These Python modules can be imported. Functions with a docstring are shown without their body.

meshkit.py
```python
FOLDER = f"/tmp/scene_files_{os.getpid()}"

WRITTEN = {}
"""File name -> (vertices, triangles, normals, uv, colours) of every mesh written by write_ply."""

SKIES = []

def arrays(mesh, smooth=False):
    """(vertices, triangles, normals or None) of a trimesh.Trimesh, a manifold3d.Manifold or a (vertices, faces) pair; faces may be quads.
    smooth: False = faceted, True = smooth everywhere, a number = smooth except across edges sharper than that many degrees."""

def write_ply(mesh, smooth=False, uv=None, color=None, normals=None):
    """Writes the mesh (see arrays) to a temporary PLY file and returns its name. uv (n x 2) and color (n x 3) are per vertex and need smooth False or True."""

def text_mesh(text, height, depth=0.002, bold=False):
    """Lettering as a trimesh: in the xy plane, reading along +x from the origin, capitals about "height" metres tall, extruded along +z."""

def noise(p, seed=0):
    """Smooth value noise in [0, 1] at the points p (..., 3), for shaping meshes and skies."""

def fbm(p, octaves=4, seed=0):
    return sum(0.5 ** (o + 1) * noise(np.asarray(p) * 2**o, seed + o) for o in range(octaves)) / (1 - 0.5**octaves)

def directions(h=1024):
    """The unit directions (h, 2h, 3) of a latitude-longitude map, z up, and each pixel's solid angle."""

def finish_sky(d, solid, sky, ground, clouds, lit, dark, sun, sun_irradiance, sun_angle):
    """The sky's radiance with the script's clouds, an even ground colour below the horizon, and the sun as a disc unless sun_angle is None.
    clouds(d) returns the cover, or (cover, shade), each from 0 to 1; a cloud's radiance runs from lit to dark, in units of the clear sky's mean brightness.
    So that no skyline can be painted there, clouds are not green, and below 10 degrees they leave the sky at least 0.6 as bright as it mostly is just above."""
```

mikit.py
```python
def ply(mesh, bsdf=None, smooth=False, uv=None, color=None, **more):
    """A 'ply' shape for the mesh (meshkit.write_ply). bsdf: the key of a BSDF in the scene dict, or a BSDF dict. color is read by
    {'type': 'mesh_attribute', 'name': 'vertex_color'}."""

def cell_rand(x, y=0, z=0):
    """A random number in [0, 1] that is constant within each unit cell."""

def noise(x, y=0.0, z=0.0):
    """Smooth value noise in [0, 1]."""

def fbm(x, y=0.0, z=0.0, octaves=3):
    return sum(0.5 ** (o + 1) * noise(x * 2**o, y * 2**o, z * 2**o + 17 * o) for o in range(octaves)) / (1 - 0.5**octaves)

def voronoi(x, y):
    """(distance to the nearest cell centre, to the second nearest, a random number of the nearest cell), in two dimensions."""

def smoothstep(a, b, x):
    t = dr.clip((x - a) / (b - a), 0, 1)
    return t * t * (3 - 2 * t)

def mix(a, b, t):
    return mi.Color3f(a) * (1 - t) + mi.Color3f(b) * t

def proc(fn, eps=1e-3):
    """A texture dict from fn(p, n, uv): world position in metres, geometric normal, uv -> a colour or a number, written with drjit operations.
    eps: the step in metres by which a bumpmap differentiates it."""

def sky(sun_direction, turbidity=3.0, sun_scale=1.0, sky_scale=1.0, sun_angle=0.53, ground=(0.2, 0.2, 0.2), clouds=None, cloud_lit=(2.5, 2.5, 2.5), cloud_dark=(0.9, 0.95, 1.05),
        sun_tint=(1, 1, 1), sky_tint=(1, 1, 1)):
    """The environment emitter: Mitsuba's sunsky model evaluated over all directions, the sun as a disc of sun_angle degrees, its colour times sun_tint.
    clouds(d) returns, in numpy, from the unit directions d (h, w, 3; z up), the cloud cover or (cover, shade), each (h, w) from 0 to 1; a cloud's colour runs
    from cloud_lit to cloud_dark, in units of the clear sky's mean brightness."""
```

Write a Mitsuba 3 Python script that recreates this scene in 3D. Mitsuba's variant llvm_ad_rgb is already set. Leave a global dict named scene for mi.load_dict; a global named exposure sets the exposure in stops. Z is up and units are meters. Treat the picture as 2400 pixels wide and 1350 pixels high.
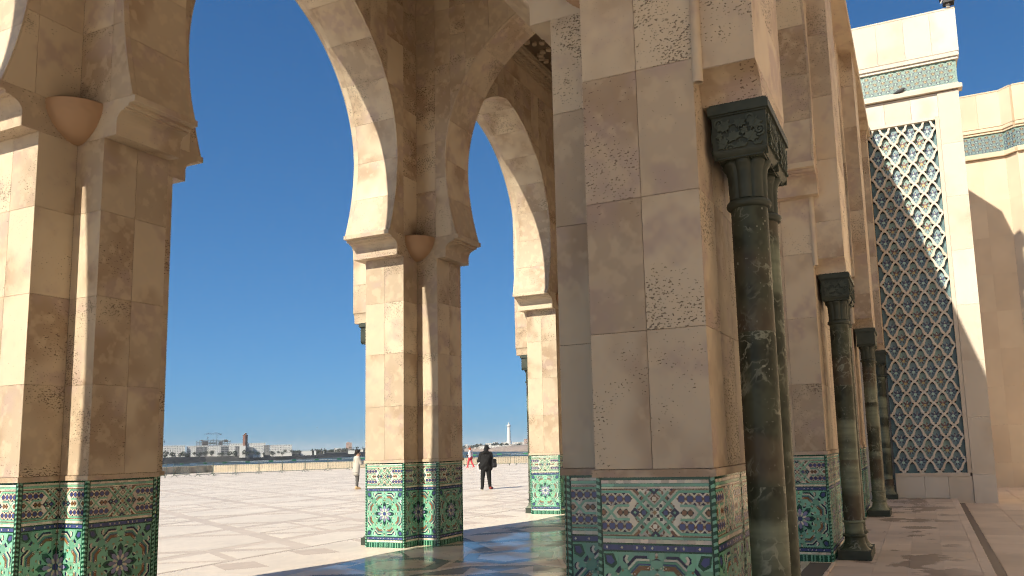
import math
import numpy as np
import trimesh
import shapely
import manifold3d as m3
from shapely.geometry import Polygon, MultiPolygon, LineString, box as sbox
from shapely.ops import unary_union
from shapely import affinity
import drjit as dr
import mitsuba as mi
import mikit
from meshkit import fbm as nfbm

T = mi.ScalarTransform4f
K = 1.12                       # layout units to metres
scene, labels = {}, {}
rng = np.random.default_rng(7)

# ------------------------------------------------------------------ camera, sky, exposure
PITCH, ROLL, YAW = 0.1323, -0.0272, 0.4239
fw = np.array([-math.sin(YAW) * math.cos(PITCH), math.cos(YAW) * math.cos(PITCH), math.sin(PITCH)])
rt = np.cross(fw, [0, 0, 1]); rt /= np.linalg.norm(rt)
upv = np.cross(rt, fw)
upv = math.cos(ROLL) * upv - math.sin(ROLL) * rt
EYE = np.array([0, 0, 1.5 * K])
scene['camera'] = {'type': 'perspective', 'fov': 2 * math.degrees(math.atan(1200 / 1900.05)), 'fov_axis': 'x',
                   'principal_point_offset_x': -(1296.65 - 1200) / 2400, 'principal_point_offset_y': -(791.15 - 675) / 1350,
                   'near_clip': 0.1, 'far_clip': 20000.0,
                   'to_world': T().look_at(origin=EYE.tolist(), target=(EYE + fw).tolist(), up=upv.tolist())}
SUN = (-0.265, -1.0, 0.82)
scene['sky'] = mikit.sky(SUN, turbidity=3, sky_scale=0.46, sun_tint=(0.94, 1.05, 1.19), sky_tint=(0.44, 0.84, 1.20), ground=(0.35, 0.32, 0.28))
exposure = 2.47

# ------------------------------------------------------------------ materials
P = mikit.proc
N, F, SS, MIX = mikit.noise, mikit.fbm, mikit.smoothstep, mikit.mix


def princ(color, rough, spec=0.5, **kw):
    c = color if isinstance(color, dict) else {'type': 'rgb', 'value': list(color)}
    return {'type': 'twosided', 'bsdf': {'type': 'principled', 'base_color': c, 'roughness': rough, 'specular': spec, **kw}}


STAINS = []


def travertine(p, n, uv):
    a, b = uv.x, uv.y
    off = a * 37.0 + b * 11.0
    x, y, z = p.x + off, p.y - off, p.z + off * 0.5
    cloud = F(x * 1.7, y * 1.7, z * 1.3, 3)
    fine = F(x * 11.0, y * 11.0, z * 8.0, 3)
    c = MIX((0.57, 0.475, 0.350), (0.42, 0.332, 0.238), SS(0.05, 0.95, a))
    c = MIX(c, (0.335, 0.235, 0.155), SS(0.46, 0.74, cloud) * 0.85)
    c = MIX(c, (0.40, 0.30, 0.255), SS(0.52, 0.72, F(x * 3.1 + 8, y * 3.1, z * 2.4, 4)) * 0.7)
    c = MIX(c, (0.56, 0.455, 0.32), SS(0.52, 0.30, fine) * 0.5)
    big = F(p.x * 0.5 + 3, p.y * 0.5, p.z * 0.42, 2)
    c = c * (0.80 + 0.40 * big)
    dens = SS(0.36, 0.70, F(x * 2.3 + 9, y * 2.3, z * 2.3, 3)) * SS(0.05, 0.9, b)
    w = F(x * 9, y * 9, z * 9 + 3, 2) * 1.4
    pit = N(x * 66 + z * 36 + w, y * 66 + z * 36, z * 84 - x * 20 + w)
    pit2 = N(x * 120, y * 120, z * 90 + 4)
    thr = 0.96 - 0.42 * dens
    hole = SS(thr, thr + 0.07, pit) * SS(0.25, 0.5, pit2)
    c = MIX(c, (0.095, 0.066, 0.042), hole * 0.8)
    pin = SS(0.90, 0.96, N(x * 150, y * 150, z * 150)) * (0.25 + 0.6 * dens)
    c = MIX(c, (0.13, 0.09, 0.06), pin)
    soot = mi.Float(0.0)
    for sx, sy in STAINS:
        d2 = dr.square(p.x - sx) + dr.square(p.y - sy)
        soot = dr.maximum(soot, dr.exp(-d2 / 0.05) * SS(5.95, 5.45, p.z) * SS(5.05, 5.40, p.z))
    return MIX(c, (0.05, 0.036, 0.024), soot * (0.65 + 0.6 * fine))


def travertine_bump(p, n, uv):
    off = uv.x * 37.0
    return F(p.x * 14 + off, p.y * 14, p.z * 14, 3)


scene['travertine'] = {'type': 'twosided', 'bsdf': {'type': 'bumpmap', 'arbitrary': P(travertine_bump, 4e-3), 'scale': 0.004,
                       'bsdf': {'type': 'principled', 'base_color': P(travertine), 'roughness': 0.55, 'specular': 0.35}}}
scene['mortar'] = princ((0.34, 0.265, 0.19), 0.9, 0.2)


def court_stone(p, n, uv):
    c = MIX((0.61, 0.565, 0.50), (0.56, 0.50, 0.42), SS(0.2, 0.8, uv.x))
    f = F(p.x * 1.6 + uv.x * 30, p.y * 1.6, p.z * 1.2, 4)
    return MIX(c, (0.44, 0.35, 0.26), SS(0.45, 0.85, f) * 0.55)


def court_wall_fn(p, n, uv):
    c = MIX((0.60, 0.50, 0.375), (0.55, 0.445, 0.33), uv.x)
    return c * (0.86 + 0.28 * F(p.x * 1.1 + uv.x * 9, p.y * 1.1, p.z * 0.9, 4))


scene['court_wall_stone'] = princ(P(court_wall_fn), 0.6, 0.35)
scene['court_stone'] = princ(P(court_stone), 0.6, 0.35)


def green_marble(p, n, uv):
    zz = p.z + uv.x * 13.0
    w = F(p.x * 5 + uv.x * 7, p.y * 5, zz * 3, 4)
    v1 = dr.abs(F(p.x * 9 + 3.0 * w, p.y * 9 + zz * 3.0, zz * 7 + 3 * w, 4) - 0.5)
    vein = SS(0.05, 0.0, v1) * SS(0.45, 0.7, F(p.x * 6, p.y * 6 + 4, zz * 4, 2))
    blot = SS(0.42, 0.7, F(p.x * 12, p.y * 12, zz * 9 + 5, 3))
    t = zz + 0.10 * w + 0.05 * (p.x + p.y)
    band = SS(0.56, 0.66, F(1.0, 3.3, t * 1.7, 2))
    c = MIX((0.028, 0.034, 0.022), (0.075, 0.088, 0.058), w)
    c = MIX(c, (0.014, 0.017, 0.012), blot * 0.6)
    c = MIX(c, (0.13, 0.083, 0.058), band * 0.35)
    lite = SS(0.55, 0.72, F(1.0, 2.0, t * 2.3 + 40, 2)) * (0.4 + 0.9 * F(p.x * 4, p.y * 4, zz * 26, 3))
    c = MIX(c, (0.22, 0.25, 0.18), lite * 0.75)
    spk = SS(0.78, 0.92, N(p.x * 55, p.y * 55, zz * 45)) * SS(0.5, 0.65, F(p.x * 7, p.y * 7, zz * 5 + 9, 2))
    c = MIX(c, (0.27, 0.285, 0.225), vein * 0.75)
    return MIX(c, (0.30, 0.31, 0.25), spk * 0.6) * 0.95


scene['green_marble'] = princ(P(green_marble), 0.42, 0.28)


def green_carved(p, n, uv):
    w = F(p.x * 9, p.y * 9, p.z * 9, 3)
    return MIX((0.020, 0.027, 0.020), (0.055, 0.066, 0.050), w) * (0.9 + 0.9 * uv.x)


scene['green_carved'] = princ(P(green_carved), 0.5, 0.4)
scene['zellige'] = {'type': 'twosided', 'bsdf': {'type': 'principled', 'base_color': {'type': 'mesh_attribute', 'name': 'vertex_color'}, 'roughness': 0.22, 'specular': 0.5}}
scene['grout'] = princ((0.20, 0.20, 0.16), 0.9, 0.2)
scene['faience'] = {'type': 'twosided', 'bsdf': {'type': 'principled', 'base_color': {'type': 'mesh_attribute', 'name': 'vertex_color'}, 'roughness': 0.35, 'specular': 0.5}}


def plaza_fn(p, n, uv):
    c = MIX((0.525, 0.465, 0.395), (0.385, 0.315, 0.255), uv.x)
    f = F(p.x * 1.1 + uv.y * 20, p.y * 1.1, 0.0, 3)
    g = F(p.x * 14, p.y * 5 + uv.y * 9, 0.0, 2)
    c = c * (0.86 + 0.2 * f + 0.10 * g)
    return MIX(c, (0.36, 0.29, 0.22), SS(0.62, 0.85, F(p.x * 0.6, p.y * 0.6, 3.0, 4)) * 0.35)


scene['plaza_marble'] = princ(P(plaza_fn), 0.42, 0.4)


def gallery_fn(p, n, uv):
    c = MIX(MIX((0.64, 0.55, 0.42), (0.52, 0.40, 0.27), SS(0.2, 0.45, uv.x)), (0.19, 0.185, 0.15), SS(0.6, 0.9, uv.x))
    f = F(p.x * 2.1 + uv.y * 20, p.y * 2.1, 0.0, 4)
    v = SS(0.03, 0.0, dr.abs(F(p.x * 2 + f, p.y * 2, 7.0, 3) - 0.5))
    c = c * (0.75 + 0.5 * f)
    return MIX(c, c * 0.7, v * 0.6)


def gallery_rough(p, n, uv):
    return 0.12 + 0.30 * SS(0.42, 0.66, F(p.x * 0.9, p.y * 0.9, 1.0, 4))


scene['gallery_marble'] = princ(P(gallery_fn), P(gallery_rough), 0.22)


def court_floor_fn(p, n, uv):
    c = MIX((0.62, 0.505, 0.40), (0.50, 0.405, 0.32), uv.x)
    f = F(p.x * 1.3 + uv.y * 20, p.y * 1.3, 0.0, 4)
    c = c * (0.80 + 0.35 * f)
    st = SS(0.60, 0.67, F(p.x * 1.9 + 1.5, p.y * 1.5, 5.0, 4)) * SS(1.5, 0.4, p.x + 0.6)
    return MIX(c, (0.19, 0.135, 0.10), st * 0.7)


scene['court_floor'] = princ(P(court_floor_fn), 0.5, 0.3)
scene['dark_band'] = princ((0.13, 0.10, 0.085), 0.4, 0.4)
scene['ground_bed'] = princ((0.22, 0.185, 0.15), 0.9, 0.2)


def seawall_fn(p, n, uv):
    f = F(p.x * 0.8, p.y * 0.8, p.z * 2.0, 4)
    c = MIX((0.58, 0.50, 0.375), (0.46, 0.38, 0.28), f)
    return MIX(c, (0.16, 0.13, 0.095), SS(0.45, 0.75, F(p.x * 1.3, p.y * 1.3, p.z * 0.6, 4)) * SS(0.2, 0.9, uv.x))


scene['seawall_stone'] = princ(P(seawall_fn), 0.8, 0.25)


def sea_bump(p, n, uv):
    return F(p.x * 0.10, p.y * 0.22, 0.0, 4) * 1.2


def sea_fn(p, n, uv):
    foam = SS(0.66, 0.74, F(p.x * 0.022, p.y * 0.009, 2.0, 4))
    return MIX((0.022, 0.042, 0.055), (0.42, 0.46, 0.48), foam * 0.75)


scene['sea_water'] = {'type': 'twosided', 'bsdf': {'type': 'bumpmap', 'arbitrary': P(sea_bump, 0.3), 'scale': 1.5,
                      'bsdf': {'type': 'principled', 'base_color': P(sea_fn), 'roughness': 0.4, 'specular': 0.25}}}


def shore_fn(p, n, uv):
    f = F(p.x * 0.05, p.y * 0.05, p.z * 0.6, 4)
    c = MIX((0.030, 0.034, 0.036), (0.055, 0.052, 0.048), f)
    return MIX(c, MIX((0.13, 0.105, 0.09), (0.22, 0.175, 0.15), f), uv.x)


scene['shore_rock'] = princ(P(shore_fn), 0.9, 0.2)
for nm, col, ro in (('white_paint', (0.62, 0.60, 0.56), 0.7), ('shade_paint', (0.20, 0.20, 0.20), 0.8), ('window_dark', (0.03, 0.035, 0.045), 0.3),
                    ('brick_red', (0.16, 0.075, 0.055), 0.9), ('raw_concrete', (0.17, 0.155, 0.15), 0.9), ('pink_wall', (0.45, 0.31, 0.25), 0.8),
                    ('crane_steel', (0.10, 0.09, 0.10), 0.5), ('barrier_steel', (0.085, 0.11, 0.095), 0.45), ('green_plate', (0.01, 0.20, 0.075), 0.4),
                    ('bark', (0.10, 0.08, 0.06), 0.9), ('black_metal', (0.012, 0.012, 0.013), 0.4), ('pale_metal', (0.55, 0.53, 0.48), 0.4),
                    ('lamp_glass', (0.45, 0.45, 0.42), 0.2), ('skin', (0.50, 0.30, 0.21), 0.5), ('black_cloth', (0.007, 0.007, 0.008), 0.85),
                    ('hair_dark', (0.015, 0.010, 0.009), 0.6), ('knit_grey', (0.42, 0.39, 0.34), 0.9), ('leggings', (0.09, 0.085, 0.08), 0.9),
                    ('tan_suede', (0.50, 0.34, 0.19), 0.8), ('white_cloth', (0.68, 0.62, 0.64), 0.8), ('red_cloth', (0.50, 0.035, 0.055), 0.8),
                    ('cap_red', (0.30, 0.06, 0.03), 0.8), ('pink_shoe', (0.55, 0.15, 0.14), 0.6), ('red_shoe', (0.30, 0.05, 0.04), 0.6),
                    ('hall_stone', (0.68, 0.56, 0.43), 0.7), ('bracket_stone', (0.40, 0.255, 0.155), 0.7), ('gull', (0.05, 0.05, 0.055), 0.8), ('carved_ground', (0.12, 0.085, 0.05), 0.8), ('carved_pale', (0.42, 0.34, 0.24), 0.7), ('navy_trim', (0.02, 0.02, 0.025), 0.8)):
    scene[nm] = princ(col, ro, 0.4)
scene['foliage'] = princ((0.028, 0.040, 0.026), 0.8, 0.2)

# ------------------------------------------------------------------ mesh helpers
used = {}


def uniq(key):
    n = used.get(key, -1) + 1
    used[key] = n
    return key if n == 0 else f'{key}_{n:03d}'


def say(key, label=None, cat=None, group=None, kind=None):
    d = {k: v for k, v in (('label', label), ('category', cat), ('group', group), ('kind', kind)) if v}
    labels[key] = {**labels.get(key, {}), **d}
    return key


def put(key, mesh, bsdf, uv=None, color=None, smooth=False, k=K, exact=False):
    if hasattr(mesh, 'vertices'):
        v, f = np.asarray(mesh.vertices, float), np.asarray(mesh.faces)
    else:
        v, f = np.asarray(mesh[0], float), np.asarray(mesh[1], int)
    if not exact:
        key = uniq(key)
    if smooth is not False and smooth is not True and uv is not None:
        t = trimesh.graph.smooth_shade(trimesh.Trimesh(v, f, process=False), angle=math.radians(smooth), facet_minarea=None)
        v, f, smooth = np.asarray(t.vertices), np.asarray(t.faces), True
    if uv is not None:
        uv = np.tile(np.asarray(uv, float), (len(v), 1)) if np.ndim(uv) == 1 else uv
    scene[key] = mikit.ply((v * k, f), bsdf, smooth=smooth, uv=uv, color=color)
    return key


BOXF = np.array([[0, 2, 3, 1], [4, 5, 7, 6], [0, 1, 5, 4], [2, 6, 7, 3], [0, 4, 6, 2], [1, 3, 7, 5]])


def bx(x0, x1, y0, y1, z0, z1):
    v = np.array([[x, y, z] for x in (x0, x1) for y in (y0, y1) for z in (z0, z1)], float)
    f = np.vstack([BOXF[:, [0, 2, 1]], BOXF[:, [0, 3, 2]]])
    return v, f[:, ::-1].copy()


def cat(ms):
    vs, fs, o = [], [], 0
    for v, f in ms:
        vs.append(v); fs.append(np.asarray(f) + o); o += len(v)
    return np.vstack(vs), np.vstack(fs)


def polys(g):
    if g.is_empty:
        return []
    if g.geom_type == 'Polygon':
        return [g] if g.area > 1e-9 else []
    return [q for h in getattr(g, 'geoms', []) for q in polys(h)]


def ext(poly, h0, h1, O, U, V):
    """polygon (u,v) swept along U x V from h0 to h1"""
    m = trimesh.creation.extrude_polygon(poly, h1 - h0)
    O, U, V = (np.asarray(a, float) for a in (O, U, V))
    W = np.cross(U, V)
    q = np.asarray(m.vertices)
    return O + q[:, :1] * U + q[:, 1:2] * V + (q[:, 2:] + h0) * W, np.asarray(m.faces)


def lathe(prof, n=28, a0=0.0, a1=2 * math.pi, fn=None):
    """prof: [(r,z)...] bottom to top"""
    full = abs(a1 - a0 - 2 * math.pi) < 1e-6
    ang = np.linspace(a0, a1, n, endpoint=not full)
    m = len(prof)
    r = np.array([q[0] for q in prof])[:, None] * np.ones(len(ang))
    z = np.array([q[1] for q in prof])[:, None] * np.ones(len(ang))
    if fn is not None:
        r = fn(r, z, ang[None, :])
    v = np.stack([r * np.cos(ang), r * np.sin(ang), z], -1).reshape(-1, 3)
    k = len(ang)
    f = []
    for i in range(m - 1):
        for j in range(k if full else k - 1):
            a, b = i * k + j, i * k + (j + 1) % k
            f += [[a, b, b + k], [a, b + k, a + k]]
    return v, np.array(f)


def tube(pts, r, n=6):
    pts = np.asarray(pts, float)
    out = []
    for a, b in zip(pts[:-1], pts[1:]):
        d = b - a; L = np.linalg.norm(d); d = d / L
        x = np.cross(d, [0, 0, 1] if abs(d[2]) < 0.9 else [1, 0, 0]); x /= np.linalg.norm(x); y = np.cross(d, x)
        t = np.arange(n) * 2 * math.pi / n
        ring = r * (np.cos(t)[:, None] * x + np.sin(t)[:, None] * y)
        v = np.vstack([a + ring, b + ring, [a, b]])
        i = np.arange(n); j = (i + 1) % n
        f = np.vstack([np.stack([i, j, j + n], 1), np.stack([i, j + n, i + n], 1), np.stack([j, i, i * 0 + 2 * n], 1), np.stack([i + n, j + n, i * 0 + 2 * n + 1], 1)])
        out.append((v, f))
    return cat(out)


def move(m, d):
    return np.asarray(m[0]) + np.asarray(d, float), m[1]


def r2(a=0.0, b=1.0):
    return (float(rng.uniform(a, b)), float(rng.uniform(0, 1)))


# ------------------------------------------------------------------ layout (units; camera at x = y = 0)
XL, G, YL, S, W, A = -7.7586, 6.2653, 5.4502, 5.9212, 0.7362, 0.7548
XN = XL + G
HD, HI, HT, ZTOP = 1.298, 4.575, 4.93, 9.35
SK = 0.010                     # thickness of the stone cladding
GAP = 0.0018
PIERS = {}


def cross(w, a, outer=1):
    return unary_union([sbox(-w, -a, w, a), sbox(-a if outer > 0 else -w, -w, a if outer < 0 else w, w)])


def tilt_mesh(m, amp=0.0012):
    return m


# the faces of a cruciform pier: (centre offset along U, half length, origin fn, U dir) ; normal = U x Z
def pier_faces(cx, cy, outer=1):
    w, a = W / 2, A
    out = []
    for q in range(4):
        c, s = [(1, 0), (0, 1), (-1, 0), (0, -1)][q]
        R = lambda x, y: np.array([cx + c * x - s * y, cy + s * x + c * y, 0.0])
        D = lambda x, y: np.array([c * x - s * y, s * x + c * y, 0.0])
        U = D(1, 0)
        if q == (1 if outer > 0 else 3):
            out.append(('flat', q, R(0, -w), U, -a, a))
            continue
        out.append(('end', q, R(0, -a), U, -w, w))                       # end of the arm that points to -y (rotated)
        if not (outer > 0 and q == 0) and not (outer < 0 and q == 2):
            out.append(('right', q, R(w, -w), D(1, 0), 0, a - w))   # inner face beside the arm, facing -y
        if not (outer > 0 and q == 2) and not (outer < 0 and q == 0):
            out.append(('left', q, R(-w, -w), D(1, 0), -(a - w), 0))
    return out


ZA = np.array([0, 0, 1.0])
COURSES = [1.345, 2.18, 3.02, 3.85, HI]

# ------------------------------------------------------------------ zellige (mosaic) design
C = dict(turq=(0.19, 0.42, 0.30), tur2=(0.14, 0.35, 0.24), dark=(0.010, 0.070, 0.042), white=(0.60, 0.56, 0.46), blue=(0.05, 0.065, 0.19), navy=(0.010, 0.013, 0.05),
         brown=(0.20, 0.10, 0.045), lav=(0.22, 0.22, 0.36), orange=(0.34, 0.20, 0.09), black=(0.012, 0.012, 0.016))


def zellige():
    L = []                                            # (poly, colour), top layer first
    def add(pts, col): L.append((Polygon(pts), col))
    def rect(u0, u1, v0, v1, col): L.append((sbox(u0, v0, u1, v1), col))
    fh = 0.333
    # corner stripes
    v = 0.0
    while v < HD - 0.002:
        for s in (-1, 1):
            for k, c in enumerate(('turq', 'dark')):
                y0 = v + k * 0.0205
                add([(s * 0.3435, y0 + 0.008), (s * 0.366, y0), (s * 0.366, y0 + 0.0205), (s * 0.3435, y0 + 0.0285)], c)
        v += 0.041
    for s in (-1, 1):
        for k in range(14):
            rect(*sorted((s * 0.335, s * 0.3425)), k * 0.0927, (k + 1) * 0.0927, 'dark')
    py = lambda y: (y - 200) * 0.000485
    def row(y0, y1, col, n=14, off=0.0):
        st = 2 * fh / n
        for k in range(n):
            rect(-fh + k * st, -fh + (k + 1) * st, y0, y1, col)
    row(py(200), py(235), 'dark'); row(py(236), py(276), 'white'); row(py(278), py(317), 'turq', 8); row(py(318), py(342), 'white', 9)
    row(py(918), py(950), 'turq', 8); row(py(951), py(1000), 'white'); row(py(1001), py(1022), 'dark')
    for s0 in (py(1054), 1.158):
        for k in range(14):
            u = -fh + (k + 0.5) * 2 * fh / 14
            if k % 2 == 0 or k in (5, 9):
                add([(u - .0085, s0), (u, s0 - .0105), (u + .0085, s0), (u, s0 + .0105)], 'white')
        row(s0 - 0.016, s0 + 0.016, 'blue'); row(s0 + 0.0162, s0 + 0.0262, 'dark', 7)
    row(1.128, 1.1415, 'dark', 7); row(1.1845, 1.212, 'white', 12); row(1.2125, 1.221, 'turq', 6)
    n = 34
    for k in range(n):
        rect(-fh + k * 2 * fh / n, -fh + (k + 1) * 2 * fh / n, 1.2215, HD - 0.001, 'dark' if (k * 7) % 5 < 3 else 'tur2')
    # band
    sc, vc = 0.00052, py(630)
    B = []
    def b4(pts, col):
        for sx in (-1, 1):
            for sy in (-1, 1):
                B.append((Polygon([(x * sx, y * sy) for x, y in pts]), col))
    def dia(x, y, r): return [(x - r, y), (x, y - r), (x + r, y), (x, y + r)]
    def sq(x, y, r): return [(x - r, y - r), (x + r, y - r), (x + r, y + r), (x - r, y + r)]
    def strap(pts, w, col):
        g = LineString(pts).buffer(w / 2, cap_style=2, join_style=2)
        for sx in (-1, 1):
            for sy in (-1, 1):
                B.append((affinity.scale(g, sx, sy, origin=(0, 0)), col))
    for x, y in ((0, -256), (236, 0)):
        b4(dia(x, y, 20), 'turq'); b4(dia(x, y, 58), 'navy')
    b4(dia(0, 0, 30), 'orange')
    for d in (38, 76):
        b4(sq(d, d, 17), 'black'); b4(sq(d + 33, d - 33, 0.1), 'white')
        b4(sq(d - 34 if d > 40 else d, d, 1), 'white')
    strap([(0, -60), (176, -236)], 30, 'turq'); strap([(60, 0), (296, -236), (640, -236)], 30, 'tur2')
    strap([(20, -250), (252, -18)], 28, 'turq')
    for x, y, c in ((130, -160, 'brown'), (0, -155, 'white'), (130, 0, 'blue'), (190, -70, 'white'), (65, -220, 'white')):
        b4(sq(x, y, 25), c); b4(dia(x, y, 52), 'brown' if c == 'white' else 'black')
    for x, y, c in ((205, -262, 'navy'), (135, -268, 'brown')):
        b4(dia(x, y, 20), c)
    b4([(640, -291), (246, -291), (170, -214), (196, -190), (264, -257), (640, -257)], 'brown')
    strap([(300, -78), (455, -78), (600, 78), (640, 78)], 28, 'turq'); strap([(640, -78), (600, -78), (455, 78), (300, 78)], 28, 'tur2')
    for i in range(4):
        x = 318 + i * 100
        b4(sq(x, -155, 34), 'blue'); b4(dia(x, -155, 58), 'brown')
        for sgn in (-1, 1):
            b4([(x + 22, -155 + sgn * 72), (x + 50, -155 + sgn * 40), (x + 78, -155 + sgn * 72)], 'navy')
        for sgn in (-1, 1):
            b4([(x - 8, -155 + sgn * 74), (x + 16, -155 + sgn * 74), (x + 50, -155 + sgn * 38), (x + 84, -155 + sgn * 74), (x + 108, -155 + sgn * 74), (x + 50, -155 + sgn * 14)], 'white')
    b4(dia(528, -92, 22), 'navy'); b4(dia(528, -92, 52), 'white')
    for x in (345, 415, 622):
        b4(sq(x, 0, 26), 'brown'); b4(dia(x, 0, 46), 'black')
    B = [(affinity.translate(affinity.scale(g, sc, sc, origin=(0, 0)), 0, vc), c) for g, c in B]
    band = sbox(-fh, py(343), fh, py(917))
    L += [(g.intersection(band), c) for g, c in B if g.intersects(band)]
    for k in range(12):
        rect(-fh + k * 2 * fh / 12, -fh + (k + 1) * 2 * fh / 12, py(343), py(917), 'white')
    # star field
    vs, R = 0.7825, 0.333
    Q = []
    def rot8(pts, col, ph=0.0):
        for k in range(8):
            Q.append((affinity.rotate(Polygon(pts), 45 * k + ph, origin=(0, 0)), col))
    def pol(r, a): return (r * math.cos(math.radians(a)), r * math.sin(math.radians(a)))
    def octo(r, a):                                    # point on an octagon with flat sides at 0, 45 ...
        b = (a + 22.5) % 45 - 22.5
        return pol(r / math.cos(math.radians(b)), a)
    def sector(r0, r1, a0, a1, col):
        t = sorted({a0, a1, *([22.5] if a0 < 22.5 < a1 else []), (a0 + 22.5) / 2, (a1 + 22.5) / 2})
        rot8([octo(r0, x) for x in t] + [octo(r1, x) for x in t[::-1]], col)
    Q.append((Polygon([pol(0.03, 22.5 + 45 * k) for k in range(8)]), 'blue'))
    rot8([(0.03, -0.007), (0.066, -0.014), (0.084, 0), (0.066, 0.014), (0.03, 0.007)], 'white', 22.5)
    rot8([(0.040, 0), (0.070, -0.018), (0.105, -0.021), (0.125, 0), (0.105, 0.021), (0.07, 0.018)], 'lav')
    rot8([(0.110, 0.0), (0.13, -0.012), (0.155, 0), (0.13, 0.012)], 'navy')
    rot8([(0.055, 0), (0.09, -0.030), (0.15, -0.030), (0.186, 0), (0.15, 0.030), (0.09, 0.030)], 'dark')
    rot8([pol(.150, 10), pol(.172, 15), pol(.182, 24), pol(.170, 22), pol(.158, 16)], 'white', 3)
    rot8([pol(.146, 12), pol(.158, 18), pol(.170, 24), pol(.150, 26), pol(.140, 18)], 'navy', 3)
    rot8([(0.203, -0.012), (0.214, -0.006), (0.214, 0.006), (0.203, 0.012), (0.196, 0)], 'orange')
    rot8([(0.212, -0.02), (0.228, 0), (0.212, 0.02), (0.218, 0)], 'white')
    rot8([(0.196, -0.030), (0.210, -0.012), (0.198, -0.006)], 'dark'); rot8([(0.196, 0.030), (0.210, 0.012), (0.198, 0.006)], 'dark')
    rot8([pol(.196, 18), pol(.205, 22), pol(.196, 27), pol(.187, 22)], 'orange')
    for a in (9.0, 36.0):
        for da, dr_ in ((0, -.008), (0, .010), (3.2, 0), (-3.2, 0)):
            c = octo(0.252 + dr_, a + da)
            rot8([(c[0] - .0065, c[1]), (c[0], c[1] - .0065), (c[0] + .0065, c[1]), (c[0], c[1] + .0065)], 'white')
    for a in (15.5, 29.5):
        c = octo(0.252, a)
        rot8([(c[0] - .008, c[1]), (c[0], c[1] - .008), (c[0] + .008, c[1]), (c[0], c[1] + .008)], 'orange')
    sector(0.238, 0.265, 9.5, 35.5, 'brown'); sector(0.268, 0.276, 8, 37, 'blue')
    sector(0.279, 0.289, 7, 38, 'tur2'); sector(0.292, 0.305, 8.5, 36.5, 'white'); sector(0.307, 0.322, 10.5, 34.5, 'navy')
    rot8([octo(.243, -3), octo(.252, 0), octo(.243, 3), octo(.234, 0)], 'dark')
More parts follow.
